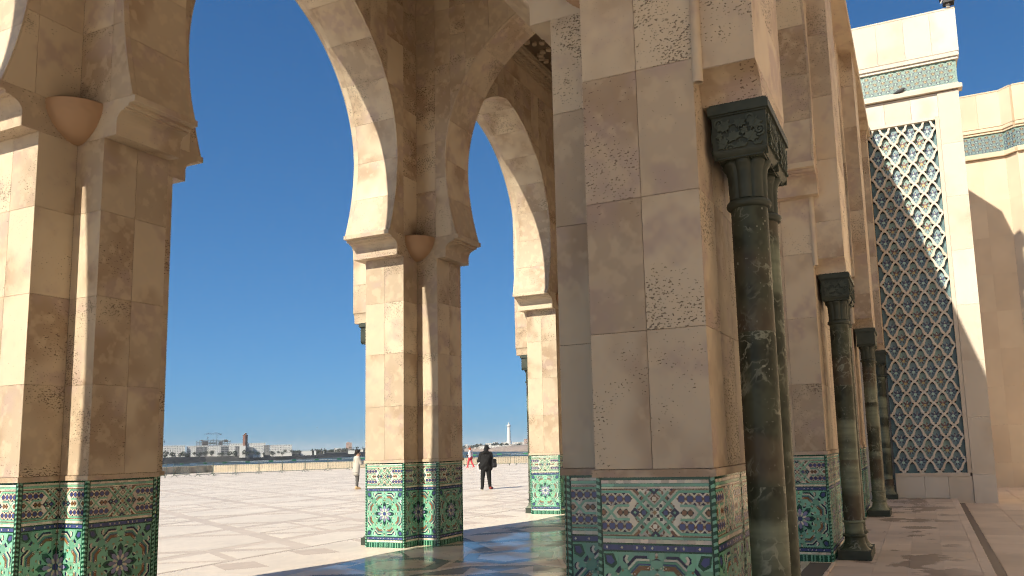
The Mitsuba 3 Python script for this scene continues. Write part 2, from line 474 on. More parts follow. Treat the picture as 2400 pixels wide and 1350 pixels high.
    for sx in (-1, 1):
        for sy in (-1, 1):
            M = lambda pts: Polygon([(x * sx, y * sy) for x, y in pts])
            Q.append((M([(.262, .285), (.285, .266), (.312, .282), (.318, .320), (.282, .318)]), 'blue'))
            Q.append((M([(.245, .275), (.275, .245), (.322, .268), (.33, .330), (.268, .332)]), 'dark'))
            for a in ((.185, .300), (.300, .190)):
                x, y = a
                Q.append((M([(x - .018, y - .02), (x + .004, y - .026), (x + .016, y), (x + .004, y + .026), (x - .014, y + .02), (x - .002, y)]), 'white'))
                Q.append((M([(x + .005, y - .027), (x + .024, y - .012), (x + .024, y + .012), (x + .005, y + .027), (x + .017, y)]), 'navy'))
            Q.append((M([(.238, .218), (.262, .222), (.246, .246), (.228, .262), (.222, .238)]), 'navy'))
            Q.append((M([(.205, .232), (.22, .226), (.216, .244)]), 'orange')); Q.append((M([(.245, .205), (.232, .214), (.252, .216)]), 'white'))
    for a in (0, 90, 180, 270):
        for d, c in ((0.330, 'white'), (0.344, 'brown'), (0.316, 'orange')):
            Q.append((affinity.rotate(Polygon(dia(d, 0, .011)), a, origin=(0, 0)), c))
        Q.append((affinity.rotate(Polygon([(.296, -.03), (.309, 0), (.296, .03), (.300, 0)]), a, origin=(0, 0)), 'navy'))
    fld = sbox(-fh, py(1106), fh, 1.1275)
    Q = [(affinity.translate(g, 0, vs), c) for g, c in Q]
    L += [(g.intersection(fld), c) for g, c in Q if g.intersects(fld)]
    nu, nv = 7, 7
    for i in range(nu):
        for j in range(nv):
            a, b = py(1106), 1.1275
            rect(-fh + i * 2 * fh / nu, -fh + (i + 1) * 2 * fh / nu, a + (b - a) * j / nv, a + (b - a) * (j + 1) / nv, 'turq' if (i * 3 + j) % 4 else 'tur2')
    done, out = None, []
    tree_geoms = []
    for g, c in L:
        if g.is_empty or g.area < 4e-6:
            continue
        if tree_geoms:
            near = [h for h in tree_geoms if h.bounds[0] < g.bounds[2] and h.bounds[2] > g.bounds[0] and h.bounds[1] < g.bounds[3] and h.bounds[3] > g.bounds[1]]
            rest = g.difference(unary_union(near)) if near else g
        else:
            rest = g
        tree_geoms.append(g)
        for q in polys(rest):
            q = q.buffer(-0.0006, join_style=2)
            for r in polys(q):
                if r.area > 6e-6:
                    out.append((r.simplify(0.0002), c))
    return out


ZEL = zellige()


def zel_pieces(u0, u1, seed):
    """tile solids in (u, depth, v): list of (verts, faces, rgb, area, v centre)"""
    g = np.random.default_rng(seed)
    clip = None if (u0 < -0.36 and u1 > 0.36) else sbox(u0, 0, u1, HD)
    res = []
    for p, c in ZEL:
        parts = [p] if clip is None else polys(p.intersection(clip))
        for q in parts:
            if q.area < 6e-6 or len(q.interiors) > 0 and False:
                continue
            m = trimesh.creation.extrude_polygon(q, 0.006 + float(g.uniform(-0.0006, 0.0006)))
            tint = np.clip(np.array(C[c]) * g.uniform(0.78, 1.22) * (1 + g.uniform(-.06, .06, 3)), 0, .8)
            res.append((np.asarray(m.vertices), np.asarray(m.faces), tint, q.area, q.centroid.y))
    return res


def zel_place(m, O, U, scale=1.0):
    v = m[0]
    Wn = np.cross(U, ZA)
    return O + v[:, :1] * U * scale + (HD - v[:, 1:2]) * ZA + v[:, 2:3] * Wn, m[1][:, ::-1]


def dado_panel(key, O, U, u0, u1, seed, single=False):
    Wn = np.cross(U, ZA)
    pcs = zel_pieces(u0, u1, seed)
    O = np.asarray(O) - Wn * 0.0105
    if single:
        pcs.sort(key=lambda m: -(m[3] if m[4] < 0.60 else m[3] * 1e-4))
        own, rest = pcs[:285], pcs[285:]
        for m in own:
            v, f = zel_place(m, O, U)
            put(key + '__tile', (v, f), 'zellige', color=np.tile(m[2], (len(v), 1)))
    else:
        rest = pcs
    ms = [zel_place(m, O, U) for m in rest]
    v, f = cat(ms)
    col = np.vstack([np.tile(m[2], (len(m[0]), 1)) for m in rest])
    kk = put(key + '__tile_mosaic', (v, f), 'zellige', color=col)
    say(kk, kind='stuff')


def slab(key, O, U, u0, u1, z0, z1, th=SK, tone=None, mat='travertine'):
    Wn = np.cross(U, ZA)
    g = GAP
    m = ext(sbox(u0 + g, z0 + g, u1 - g, z1 - g), -0.004, th, O, U, ZA)
    put(key, m, mat, uv=tone or r2())


def make_pier(name, cx, cy, label, detail=('end', 'left', 'right'), quads=(0, 1, 2, 3), single=(), tiles=True, group=None):
    key = uniq(name)
    say(key, label, 'pier', group)
    w, a = W / 2, A
    outer = 1 if cx > -4 else -1
    core = affinity.translate(cross(w - SK, a - SK, outer), cx, cy)
    X, Y = (1, 0, 0), (0, 1, 0)
    put(key + '__core', ext(core, HD - 0.02, HI, (0, 0, 0), X, Y), 'mortar')
    put(key + '__dado_core', ext(affinity.translate(cross(w - 0.0105, a - 0.0105, outer), cx, cy), 0.0, HD - 0.02, (0, 0, 0), X, Y), 'grout')
    base = affinity.translate(cross(w + 0.016, a + 0.016, outer), cx, cy)
    put(key + '__base_moulding', ext(base, HD, 1.342, (0, 0, 0), X, Y), 'travertine', uv=(0.5, 0.4))
    put(key + '__head', ext(affinity.translate(sbox(-w + SK, -w + SK, w - SK, w - SK), cx, cy), HI, ZTOP - 0.01, (0, 0, 0), X, Y), 'mortar')
    sd = int(abs(cx * 31 + cy * 17)) % 997
    for kind, q, O, U, u0, u1 in pier_faces(cx, cy, outer):
        Wn = np.cross(U, ZA)
        if q not in quads:
            # plain cladding on the faces that cannot be seen
            slab(key + '__stone_slab', O - Wn * SK, U, u0, u1, 1.342, HI)
            continue
        cols = {'end': [u0, (u0 + u1) / 2, u1], 'flat': [u0, u0 / 2, 0, u1 / 2, u1]}.get(kind, [u0, u1])
        for c0, c1 in zip(cols[:-1], cols[1:]):
            for z0, z1 in zip(COURSES[:-1], COURSES[1:]):
                slab(key + '__stone_slab', O - Wn * SK, U, c0, c1, z0, z1)
        if tiles:
            if kind == 'end':
                dado_panel(key, O, U, -0.37, 0.37, sd + q, (kind, q) in single)
            elif kind == 'flat':
                for t_ in (-1, 1):
                    dado_panel(key, O + U * t_ * A / 2, U, -0.37, 0.37, sd + q + t_)
            elif kind == 'right':
                dado_panel(key, O, U, 0.0, 0.37, sd + q + 40)
            else:
                dado_panel(key, O, U, -0.37, 0.0, sd + q + 80)
    return key


# ------------------------------------------------------------------ arches
def arch_t(z, hw, foot, apex=8.70, zc=6.2):
    if z < zc:
        return hw - (hw - foot) * ((zc - z) / (zc - HT)) ** 1.9
    h = apex - zc
    e = (h * h - hw * hw) / (2 * hw); Rr = hw + e
    return max(0.0, math.sqrt(max(Rr * Rr - (z - zc) ** 2, 0)) - e)


def arch_curve(hw, foot, n=44):
    zs = list(np.linspace(HT, 6.2, 14)) + list(6.2 + (8.70 - 6.2) * np.sin(np.linspace(0, math.pi / 2, n - 13))[1:])
    right = [(arch_t(z, hw, foot), z) for z in zs]
    right[-1] = (0.0, 8.70)
    return right + [(-t, z) for t, z in right[::-1][1:]]     # from right foot over the apex to the left foot


def make_arch(name, axis, cx, cy, Lh, label, ths=(-W / 2, W / 2), faces=(-1, 1), detail=True, hw=None):
    """axis 'y': runs along y with thickness along x; ths thickness range. cx, cy: centre between the piers"""
    key = uniq(name)
    say(key, label, 'arch')
    U = np.array([0, 1.0, 0]) if axis == 'y' else np.array([1.0, 0, 0])
    Wn = np.cross(U, ZA)                       # y -> +x ; x -> -y
    sgn = 1 if axis == 'y' else -1
    lo, hi = (ths if axis == 'y' else (-ths[1], -ths[0]))
    O = np.array([cx, cy, 0.0])
    hw = hw or (2.05 if axis == 'y' else 2.20)
    foot = Lh - A - 0.375
    Lr = Lh - W / 2
    cur = arch_curve(hw, foot)
    hole = Polygon([(foot + 0, HT - 2)] + cur + [(-foot, HT - 2)])
    wall = sbox(-Lr, HT, Lr, ZTOP - 0.012).difference(hole)
    corep = sbox(-Lr, HT, Lr, ZTOP - 0.012).difference(hole.buffer(SK, join_style=2))
    put(key + '__wall_core', cat([ext(q, lo + SK, hi - SK, O, U, ZA) for q in polys(corep)]), 'mortar')
    # imposts
    b = Lh - A
    prof = [(Lr, HI), (b - 0.165, HI), (b - 0.165, 4.70)]
    for i in range(7):
        t = i / 6 * math.pi / 2
        prof.append((b - 0.165 - 0.105 * (1 - math.cos(t)), 4.70 + 0.115 * math.sin(t)))
    prof += [(b - 0.27, 4.83), (b - 0.325, 4.832), (b - 0.325, 4.862), (b - 0.405, 4.866), (b - 0.405, HT), (Lr, HT)]
    for s in (1, -1):
        pp = Polygon([(s * x, z) for x, z in prof]).buffer(0)
        kk = put(key + '__impost', ext(pp, lo, hi, O, U, ZA), 'travertine', uv=r2())
    if not detail:
        for q in polys(wall):
            for f_, h0, h1 in ((-1, lo, lo + SK), (1, hi - SK, hi)):
                put(key + '__stone_slab', ext(q, h0, h1, O, U, ZA), 'travertine', uv=r2())
        strips = [cur]
    # intrados slabs
    arc = np.array(cur)
    d = np.r_[0, np.cumsum(np.linalg.norm(np.diff(arc, axis=0), axis=1))]
    nseg = 15 if detail else 3
    edge = np.linspace(0, d[-1], nseg + 1)
    dense = np.linspace(0, d[-1], 241)
    px, pz = np.interp(dense, d, arc[:, 0]), np.interp(dense, d, arc[:, 1])
    tx, tz = np.gradient(px), np.gradient(pz)
    ln = np.hypot(tx, tz); nx, nz = tz / ln, -tx / ln     # points away from the hole (into stone)
    split = [lo, lo + 0.085, hi - 0.03, hi] if detail else [lo, hi]
    if not detail or sgn < 0:
        split = [lo, hi - 0.06, hi] if detail else [lo, hi]
    for i in range(nseg):
        sel = np.where((dense >= edge[i] + GAP) & (dense <= edge[i + 1] - GAP))[0]
        ss = np.r_[edge[i] + GAP, dense[sel], edge[i + 1] - GAP]
        qx, qz = np.interp(ss, dense, px), np.interp(ss, dense, pz)
        ax, az = np.interp(ss, dense, nx), np.interp(ss, dense, nz)
        pg = Polygon(list(zip(qx, qz)) + list(zip((qx + ax * 0.016)[::-1], (qz + az * 0.016)[::-1])))
        if not pg.is_valid:
            pg = pg.buffer(0)
        tone = r2()
        for h0, h1 in zip(split[:-1], split[1:]):
            for q in polys(pg):
                put(key + '__intrados_slab', ext(q, h0 + (GAP * .7 if h0 > lo else 0), h1 - (GAP * .7 if h1 < hi else 0), O, U, ZA), 'travertine', uv=(min(1, max(0, tone[0] + rng.uniform(-.08, .08))), tone[1]))
    if axis == 'y' and ths[0] < -0.4:
        c0 = [(t * 1.0, z) for t, z in arch_curve(2.23, 2.06)]
        c1 = [(t * 1.12, 4.93 + (z - 4.93) * 1.055) for t, z in c0]
        put(key + '__archivolt', ext(Polygon(c0 + c1[::-1]).buffer(0), lo - .14, lo - .002, O, U, ZA), 'travertine', uv=(.3, .3))
    if detail:
        inner = sbox(-Lr, HT, Lr, ZTOP - 0.012).difference(hole.buffer(0.018, join_style=1))
        for fs in faces:
            h0, h1 = (lo, lo + SK + .004) if fs < 0 else (hi - SK - .004, hi)
            u = -Lr
            while u < Lr - 0.02:
                wd = float(rng.choice([0.30, 0.37, 0.44]))
                u1 = min(u + wd, Lr)
                if Lr - u1 < 0.12:
                    u1 = Lr
                zz = [HT] + [z + float(rng.choice([-0.28, 0, 0, 0.2])) for z in (5.72, 6.55, 7.35, 8.15)] + [8.85, ZTOP]
                for z0, z1 in zip(zz[:-1], zz[1:]):
                    g = sbox(u + GAP, z0 + GAP, u1 - GAP, z1 - GAP).intersection(inner)
                    for q in polys(g):
                        if q.area > 0.004:
                            put(key + '__stone_slab', ext(q, h0, h1, O, U, ZA), 'travertine', uv=r2())
                u = u1
        # impost side pieces that close the arm above the capital line
    return key


def make_bracket(key, cx, cy, q):
    """quarter bowl in the re-entrant corner q of a pier"""
    sx, sy = [(1, -1), (1, 1), (-1, 1), (-1, -1)][q]
    prof = [(0.002, HI - 0.02)]
    for i in range(1, 12):
        t = i / 11
        prof.append((0.35 * math.sin(t * math.pi / 2) ** 0.85, HI - 0.03 + 0.375 * t ** 1.35))
    prof += [(0.33, 4.935), (0.001, 4.94)]
    a0 = {(1, -1): -90, (1, 1): 0, (-1, 1): 90, (-1, -1): 180}[(sx, sy)]
    m = lathe(prof, 16, math.radians(a0), math.radians(a0 + 90))
    put(key + '__corner_bracket', move(m, (cx + sx * (W / 2 - .004), cy + sy * (W / 2 - .004), 0)), 'bracket_stone', smooth=50)
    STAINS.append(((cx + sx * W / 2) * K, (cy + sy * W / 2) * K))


yL, yM, yT, yW = YL, YL + S, YL + 2 * S, YL + 3 * S
yP = YL - S                                    # row behind the camera
pL = make_pier('pier', XL, yL, 'cruciform travertine pier at the far left, nearest on the sea side', quads=(0, 1), group=None)
pM = make_pier('pier', XL, yM, 'slender sunlit pier in the middle with a full lit star panel facing the camera', quads=(0, 1, 3))
pT = make_pier('pier', XL, yT, 'farthest sunlit pier on the sea side, beside the lighthouse view', quads=(0, 1, 3))
pN = make_pier('pier', XN, yL, 'large shaded pier in the centre right foreground with green column pair', quads=(0, 1, 3), single=(('end', 0),))
pM2 = make_pier('pier', XN, yM, 'shaded pier behind the second green column pair with half star panel showing', quads=(0, 1))
pT2 = make_pier('pier', XN, yT, 'narrow shaded pier glimpsed behind the third green column pair', quads=(0, 1))
pP = make_pier('pier', XL, yP, 'sea side pier just outside the left edge, behind the camera', quads=(), tiles=False)
pP2 = make_pier('pier', XN, yP, 'court side pier standing behind the camera', quads=(), tiles=False)
for k, x, y, q in ((pL, XL, yL, 0), (pM, XL, yM, 0), (pN, XN, yL, 3), (pN, XN, yL, 2), (pM2, XN, yM, 3), (pT, XL, yT, 0), (pL, XL, yL, 1), (pM, XL, yM, 1)):
    make_bracket(k, x, y, q)

hS, hG = S / 2, G / 2
OUT = 0.50
make_arch('arch', 'y', XL, yP + hS, hS, 'arch at the upper left corner with a bright sunlit inner curve', ths=(-OUT, W / 2), detail=True)
make_arch('arch', 'y', XL, yL + hS, hS, 'big arch framing the open blue sky between left and middle piers', ths=(-OUT, W / 2))
make_arch('arch', 'y', XL, yM + hS, hS, 'farther arch framing the sky right of the middle pier, rounded top in view', ths=(-OUT, W / 2))
make_arch('arch', 'x', XL + hG, yL, hG, 'near cross arch springing from the left pier, shaded underside stained brown')
make_arch('arch', 'x', XL + hG, yM, hG, 'cross arch rising right from the middle pier with pitted shaded underside')
make_arch('arch', 'x', XL + hG, yT, hG, 'rear cross arch hidden mostly by the foreground pier', detail=False)
make_arch('arch', 'y', XN, yL + hS, hS, 'court side arch right of the big foreground pier', ths=(-W / 2, OUT))
make_arch('arch', 'y', XN, yM + hS, hS, 'court side arch between second and third green column pairs', ths=(-W / 2, OUT))
make_arch('arch', 'y', XN, yT + hS, hS, 'last court side arch ending at the lattice wall', ths=(-W / 2, OUT), detail=False)
make_arch('arch', 'y', XN, yP + hS, hS, 'court side arch beside the camera', ths=(-W / 2, OUT), detail=False)


# ------------------------------------------------------------------ green column pairs
def carved_block(x0, x1, y0, y1, z0, z1, n=30):
    """box with leaf and scroll relief on its sides, rounded underneath"""
    m = trimesh.creation.box((1, 1, 1))
    g = np.linspace(-.5, .5, n)
    faces_v, faces_f, o = [], [], 0
    a, b = np.meshgrid(g, g)
    a, b = a.ravel(), b.ravel()
    idx = np.arange(n * n).reshape(n, n)
    quad = np.vstack([np.stack([idx[:-1, :-1].ravel(), idx[:-1, 1:].ravel(), idx[1:, 1:].ravel()], 1), np.stack([idx[:-1, :-1].ravel(), idx[1:, 1:].ravel(), idx[1:, :-1].ravel()], 1)])
    def relief(s, t):
        return np.zeros_like(s)
    for ax, sg in ((0, 1), (0, -1), (1, 1), (1, -1)):
        h = relief(a, b) * 0.030
        t = (b + .5)
        shrink = np.where(t < .22, .03 * ((.22 - t) / .22) ** 2, 0)
        d = .5 + 0 * a
        if ax == 0:
            X = np.where(sg > 0, x1, x0) + sg * (h - shrink); Y = y0 + (a + .5) * (y1 - y0)
        else:
            Y = np.where(sg > 0, y1, y0) + sg * (h - shrink); X = x0 + (a + .5) * (x1 - x0)
        v = np.stack([X, Y, z0 + t * (z1 - z0)], 1)
        f = quad if (ax == 0) == (sg > 0) else quad[:, ::-1]
        faces_v.append(v); faces_f.append(f + o); o += len(v)
    cap = bx(x0 + .02, x1 - .02, y0 + .02, y1 - .02, z0 + .004, z1 - .004)
    faces_v.append(cap[0]); faces_f.append(cap[1] + o)
    return np.vstack(faces_v), np.vstack(faces_f)


LEAF = Polygon([(0, -.10), (.05, -.075), (.14, -.085), (.105, -.03), (.16, .035), (.085, .04), (.06, .10), (.02, .085), (0, .17), (-.02, .085), (-.06, .10), (-.085, .04), (-.16, .035), (-.105, -.03), (-.14, -.085), (-.05, -.075)])
CARVE = [(-.27, .24, 200, .95), (.02, .27, 170, .8), (.29, .22, 150, .95), (-.10, -.02, 20, .9), (.22, -.08, -35, .95), (-.30, -.16, 60, .85), (.02, -.27, 5, .8), (.34, -.30, -60, .6), (-.36, .02, 100, .5), (.10, .08, -120, .55)]


def carving(x0, x1, y0, y1, z0, z1):
    out = []
    Hh, Wd = z1 - z0, x1 - x0
    for O, U in (((x0 + x1) / 2, y0), (1, 0)), (((x1), (y0 + y1) / 2), (0, 1)), (((x0), (y0 + y1) / 2), (0, -1)):
        O3, U3 = np.array([O[0], O[1], (z0 + z1) / 2]), np.array([U[0], U[1], 0.0])
        wd = Wd if U[0] else y1 - y0
        face = sbox(-wd / 2 + .012, -Hh / 2 + .055, wd / 2 - .012, Hh / 2 - .01)
        for k, (a, b, r, sc) in enumerate(CARVE):
            g = affinity.translate(affinity.rotate(affinity.scale(LEAF, sc * wd, sc * wd, origin=(0, 0)), r, origin=(0, 0)), a * wd, b * Hh)
            for q in polys(g.intersection(face)):
                out.append(ext(q, -.002, .016, O3, U3, ZA))
            rib = LineString([(0, -.11 * sc * wd), (0, .12 * sc * wd)]).buffer(.0035)
            g = affinity.translate(affinity.rotate(rib, r, origin=(0, 0)), a * wd, b * Hh)
            for q in polys(g.intersection(face)):
                out.append(ext(q, .015, .021, O3, U3, ZA))
        for (a, b, r, sg) in ((-.36, .33, .10, 1), (.38, .05, .11, -1), (-.16, -.30, .11, 1), (.20, .36, .09, -1)):
            th = np.linspace(.4, 3.6 * math.pi, 26)
            sp = LineString([(a * wd + sg * r * wd * (t / 11.3) * math.cos(t), b * Hh + r * wd * (t / 11.3) * math.sin(t)) for t in th]).buffer(.0055)
            for q in polys(sp.intersection(face)):
                out.append(ext(q, -.002, .012, O3, U3, ZA))
    return cat(out)


def column_pair(cx, cy, sx, label, detail=True, group='green marble column pairs'):
    """pair of columns on the outer side (sx = +1 or -1) of the pier at cx, cy"""
    key = uniq('column_pair')
    say(key, label, 'columns')
    X0 = cx + sx * (0.590 if sx > 0 else 0.475)
    hw_ = .180 if sx > 0 else .160
    for j, dy in enumerate((-0.365, 0.025)):
        o = (X0, cy + dy, 0)
        ax = X0; ay = cy + dy
        put(key + '__base', bx(ax - (.195 if sx > 0 else .125), ax + (.195 if sx > 0 else .125), ay - .19, ay + .19, 0.003, 0.115), 'green_carved', uv=(.1, .1))
        fl = lathe([(.185, .115), (.150, .150), (.125, .20), (.117, .25), (.117, .268), (.138, .275), (.142, .287), (.138, .30), (.117, .307), (.113, .36), (.113, .44), (.132, .447), (.135, .458), (.130, .468), (.1145, .475)], 28)
        put(key + '__foot', move(fl, o), 'green_marble', uv=(.2 + .3 * j, .3), smooth=40)
        zs = [0.475, 1.22, 2.16, 2.955]
        if j:
            zs = [0.475, 1.42, 2.955]
        for z0, z1 in zip(zs[:-1], zs[1:]):
            dm = lathe([(.1125, z0), (.1145, z0 + .003), (.1145, z1 - .003), (.1125, z1)], 32)
            put(key + '__drum', move(dm, o), 'green_marble', uv=r2(), smooth=40)
        ring = lathe([(.112, 2.945)] + [(.118 + .022 * math.sin(t), 2.975 - .026 * math.cos(t)) for t in np.linspace(0, math.pi, 9)] + [(.112, 3.005)], 28)
        put(key + '__ring', move(ring, o), 'green_carved', uv=(.1, .1), smooth=50)
        def fl_fn(r, z, an):
            t = np.clip((z - 3.0) / .25, 0, 1)
            lobe = np.abs(np.cos(4 * an)) ** 0.5
            return r * (1 + .10 * (lobe - .6)) + .020 * np.clip((t - .8) / .2, 0, 1) * lobe
        neck = lathe([(.100, 3.0), (.116, 3.006), (.116, 3.04), (.117, 3.12), (.120, 3.17), (.126, 3.20), (.133, 3.22), (.136, 3.235), (.126, 3.255), (.10, 3.26)], 64, fn=fl_fn)
        put(key + '__bell', move(neck, o), 'green_carved', uv=(.1, .1), smooth=45)
        y0 = ay - .195
        put(key + '__capital_block', carved_block(ax - hw_ + .013, ax + hw_ - .013, y0 + .004, y0 + .386, 3.245, 3.518, 16), 'green_carved', uv=(.1, .1), smooth=60)
        if sx > 0 and cy < 12:
            say(put(key + '__carved_leaves', carving(ax - hw_ + .013, ax + hw_ - .013, y0 + .004, y0 + .386, 3.245, 3.518), 'green_carved', uv=(.6, .6)), kind='stuff')
    y0, y1 = cy - .575, cy + .235
    sl = sbox(X0 - hw_, y0, X0 + hw_, y1)
    put(key + '__abacus', cat([ext(sl.buffer(-.006), 3.518, 3.528, (0, 0, 0), (1, 0, 0), (0, 1, 0)), ext(sl.buffer(.008, join_style=2), 3.528, 3.582, (0, 0, 0), (1, 0, 0), (0, 1, 0)), ext(sl.buffer(-.003), 3.582, 3.597, (0, 0, 0), (1, 0, 0), (0, 1, 0))]), 'green_carved', uv=(.1, .1))
    return key


def outer_strip(cx, cy, sx, label, ya=-0.755, yb=0.20):
    """stone pilaster strip above a column pair, with a cavetto corbel at its foot"""
    key = uniq('pilaster')
    say(key, label, 'pilaster')
    x0, x1 = sorted((cx + sx * (W / 2 + .002), cx + sx * 0.745))
    # side profile in (y, z): the foot curves back to the abacus
    prof = [(cy - .56, 3.597)]
    for i in range(1, 9):
        t = i / 8 * math.pi / 2
        prof.append((cy - .56 - (-ya - .56) * (1 - math.cos(t)), 3.597 + .165 * math.sin(t)))
    z = 3.765
    cuts = [3.765, 4.24, 5.05, 5.9, 6.75, 7.6, 8.45, ZTOP - 0.2]
    foot = Polygon(prof + [(cy + ya, 3.765), (cy + yb + .15, 3.765), (cy + yb, 3.597)])
    O = (x0, 0, 0)
    put(key + '__bead', move(lathe([(.032, 3.68), (.032, ZTOP - .2)], 14), (cx + sx * (W / 2 + .03), cy + ya - .004, 0)), 'travertine', uv=(.3, .1), smooth=True)
    put(key + '__corbel', ext(foot, 0, x1 - x0, O, (0, 1, 0), (0, 0, 1)), 'travertine', uv=r2())
    put(key + '__core', bx(x0 + .008, x1 - .008, cy + ya + .008, cy + yb + .142, 3.765, ZTOP - .2), 'mortar')
    for z0, z1 in zip(cuts[:-1], cuts[1:]):
        put(key + '__stone_slab', bx(x0, x1, cy + ya, cy + ya + .02, z0 + GAP, z1 - GAP), 'travertine', uv=r2())
        xo, xi = (x1 - .02, x1) if sx > 0 else (x0, x0 + .02)
        put(key + '__stone_slab', bx(xo, xi, cy + ya + .0215, cy + yb + .15, z0 + GAP, z1 - GAP), 'travertine', uv=r2())
    return key


for cx, cy, sx, lb in ((XN, yL, 1, 'nearest green marble column pair with carved capitals, in front of big pier'), (XN, yM, 1, 'second green marble column pair along the court arcade'),
                       (XN, yT, 1, 'third green marble column pair along the court arcade'), (XL, yM, -1, 'green columns hidden behind the middle pier, carved capital peeking out'),
                       (XL, yT, -1, 'green columns behind the farthest sea side pier, capital peeking out at left'), (XL, yL, -1, 'green columns outside the left pier, out of view')):
    column_pair(cx, cy, sx, lb, detail=cy == yL)
column_pair(XN, 21.87, 1, 'farthest green marble column pair standing against the lattice wall')
for cx, cy, sx, lb in ((XN, yL, 1, 'stone pilaster rising above the nearest green capital'), (XN, yM, 1, 'stone pilaster above the second green capital'), (XN, yT, 1, 'stone pilaster above the third green capital'),
                       (XL, yM, -1, 'sunlit stone pilaster strip at the left edge of the middle pier'), (XL, yT, -1, 'sunlit stone pilaster strip at the left of the farthest pier'),
                       (XL, yL, -1, 'stone pilaster on the sea face of the left pier')):
    ya = -0.755 if sx > 0 else -0.60
    outer_strip(cx, cy, sx, lb, ya=ya)

outer_strip(XN, 21.87, 1, 'stone pilaster above the farthest green capital beside the lattice')

# ------------------------------------------------------------------ gallery roof and ceiling
key = say(uniq('gallery_roof'), 'flat gallery roof with carved ceiling panels seen through the cross arch', 'roof')
YB, YE = -12.0, 21.68
put(key + '__cornice', bx(XN + W / 2, XN + .81, YB, YE, ZTOP - .20, ZTOP), 'travertine', uv=(.4, .3))
put(key + '__cornice', bx(XL - .81, XL - W / 2, YB, YE, ZTOP - .20, ZTOP), 'travertine', uv=(.4, .3))
put(key + '__wall_band', bx(XL - W / 2, XL + W / 2, YB, YE, ZTOP - .011, 9.95), 'travertine', uv=(.5, .2))
put(key + '__wall_band', bx(XN - W / 2, XN + W / 2, YB, YE, ZTOP - .011, 9.34), 'travertine', uv=(.5, .2))
for yy in (yL, yM, yT):
    put(key + '__wall_band', bx(XL + W / 2, XN - W / 2, yy - W / 2, yy + W / 2, ZTOP - .011, 9.90), 'travertine', uv=(.5, .2))
for y0, y1 in ((yL, yM), (yM, yT), (yT, 21.9)):
    a0, a1 = XL + W / 2, XN - W / 2
    b0, b1 = y0 + W / 2, y1 - W / 2
    put(key + '__ceiling_field', bx(a0, a1, b0, b1, 9.93, 9.98), 'carved_ground')
    for d0, d1, z0 in ((0, .03, 9.70), (.03, .09, 9.75), (.09, .14, 9.80), (.19, .26, 9.83), (.28, .30, 9.89)):
        for r in (bx(a0 + d0, a0 + d1, b0 + d0, b1 - d0, z0, 9.93), bx(a1 - d1, a1 - d0, b0 + d0, b1 - d0, z0, 9.93), bx(a0 + d1, a1 - d1, b0 + d0, b0 + d1, z0, 9.93), bx(a0 + d1, a1 - d1, b1 - d1, b1 - d0, z0, 9.93)):
            put(key + '__ceiling_moulding', r, 'carved_pale' if z0 != 9.78 else 'travertine', uv=(.6, .3))
    dent = []
    for yy in np.arange(b0 + .1, b1 - .1, .16):
        dent.append(bx(a0 + .14, a0 + .185, yy, yy + .10, 9.82, 9.93))
    say(put(key + '__dentils', cat(dent), 'carved_pale'), kind='stuff')
    for cyy in np.arange(b0 + .70, b1 - .6, .95):
        for cxx in np.arange(a0 + .70, a1 - .6, .95):
            for i in range(12):
                t = i * math.pi / 6
                pet = affinity.translate(affinity.rotate(affinity.scale(Polygon([(math.cos(q), math.sin(q)) for q in np.linspace(0, 2 * math.pi, 13)[:-1]]), .07, .055), math.degrees(t), origin=(0, 0)), cxx + .31 * math.cos(t), cyy + .31 * math.sin(t))
                put(key + '__petal', ext(pet, 9.885, 9.93, (0, 0, 0), (1, 0, 0), (0, 1, 0)), 'carved_pale')
put(key + '__roof_deck', bx(XL - .79, XN + .62, YB, YE, 9.985, 10.02), 'mortar')
put(key + '__roof_deck', bx(XN - W / 2, XN + W / 2, YB, YE, 9.341, 9.984), 'travertine', uv=(.4, .2))
put(key + '__roof_deck', bx(XL + W / 2, XN - W / 2, YB, yL - W / 2 - .01, 9.93, 9.983), 'carved_ground')

# ------------------------------------------------------------------ lattice wall at the end of the court
LY = 21.7
key = say(uniq('lattice_wall'), 'tall end wall with stone lattice over blue flower tiles, tile frieze and parapet', 'wall')
XR, PL_, PR_, PB, PT_ = 1.43, -0.74, 0.845, 0.60, 9.33
st = lambda x0, x1, y0, y1, z0, z1, nm='stone_slab': put(key + '__' + nm, bx(x0, x1, y0, y1, z0, z1), 'court_stone', uv=r2())
blk = Polygon([(-1.9, LY + .20), (XR - .02, LY + .20), (XR - .02, 23.2), (.70, 24.4), (-1.9, 24.4)])
put(key + '__core', ext(blk, -.13, 12.1, (0, 0, 0), (1, 0, 0), (0, 1, 0)), 'court_stone', uv=(.5, .5))
put(key + '__side', bx(XR - .019, XR, LY + .012, 23.2, -.13, 12.1), 'court_stone', uv=(.5, .5))
zs = [-.128, .56, 1.9, 3.25, 4.6, 5.95, 7.3, 8.65, 10.0]
for z0, z1 in zip(zs[:-1], zs[1:]):
    st(.945, XR - .001, LY - .03, LY + .20, z0 + GAP, z1 - GAP, 'jamb_slab')
for x0, x1 in ((-.74, -.1), (-.1, .42), (.42, .94)):
    st(x0 + .003, x1 - .003, LY, LY + .2, .004 if x1 < .6 else -.12, .52, 'base_slab')
st(-.74, .90, LY - .02, LY + .2, .523, .60, 'sill'); st(.85, .94, LY - .015, LY + .2, .602, 9.40, 'frame')
for x0, x1 in ((-1.9, -.3), (-.3, .32), (.32, .944)):
    st(x0 + .003, x1 - .003, LY, LY + .2, 9.403, 10.0, 'lintel_slab')
st(-.74, .85, LY - .008, LY + .2, 9.33, 9.40, 'frame')
st(-1.2, XR + .09, LY - .10, LY + .2, 10.02, 10.13, 'ledge')
st(-1.2, XR + .02, LY - .03, LY + .2, 10.132, 10.185, 'moulding')
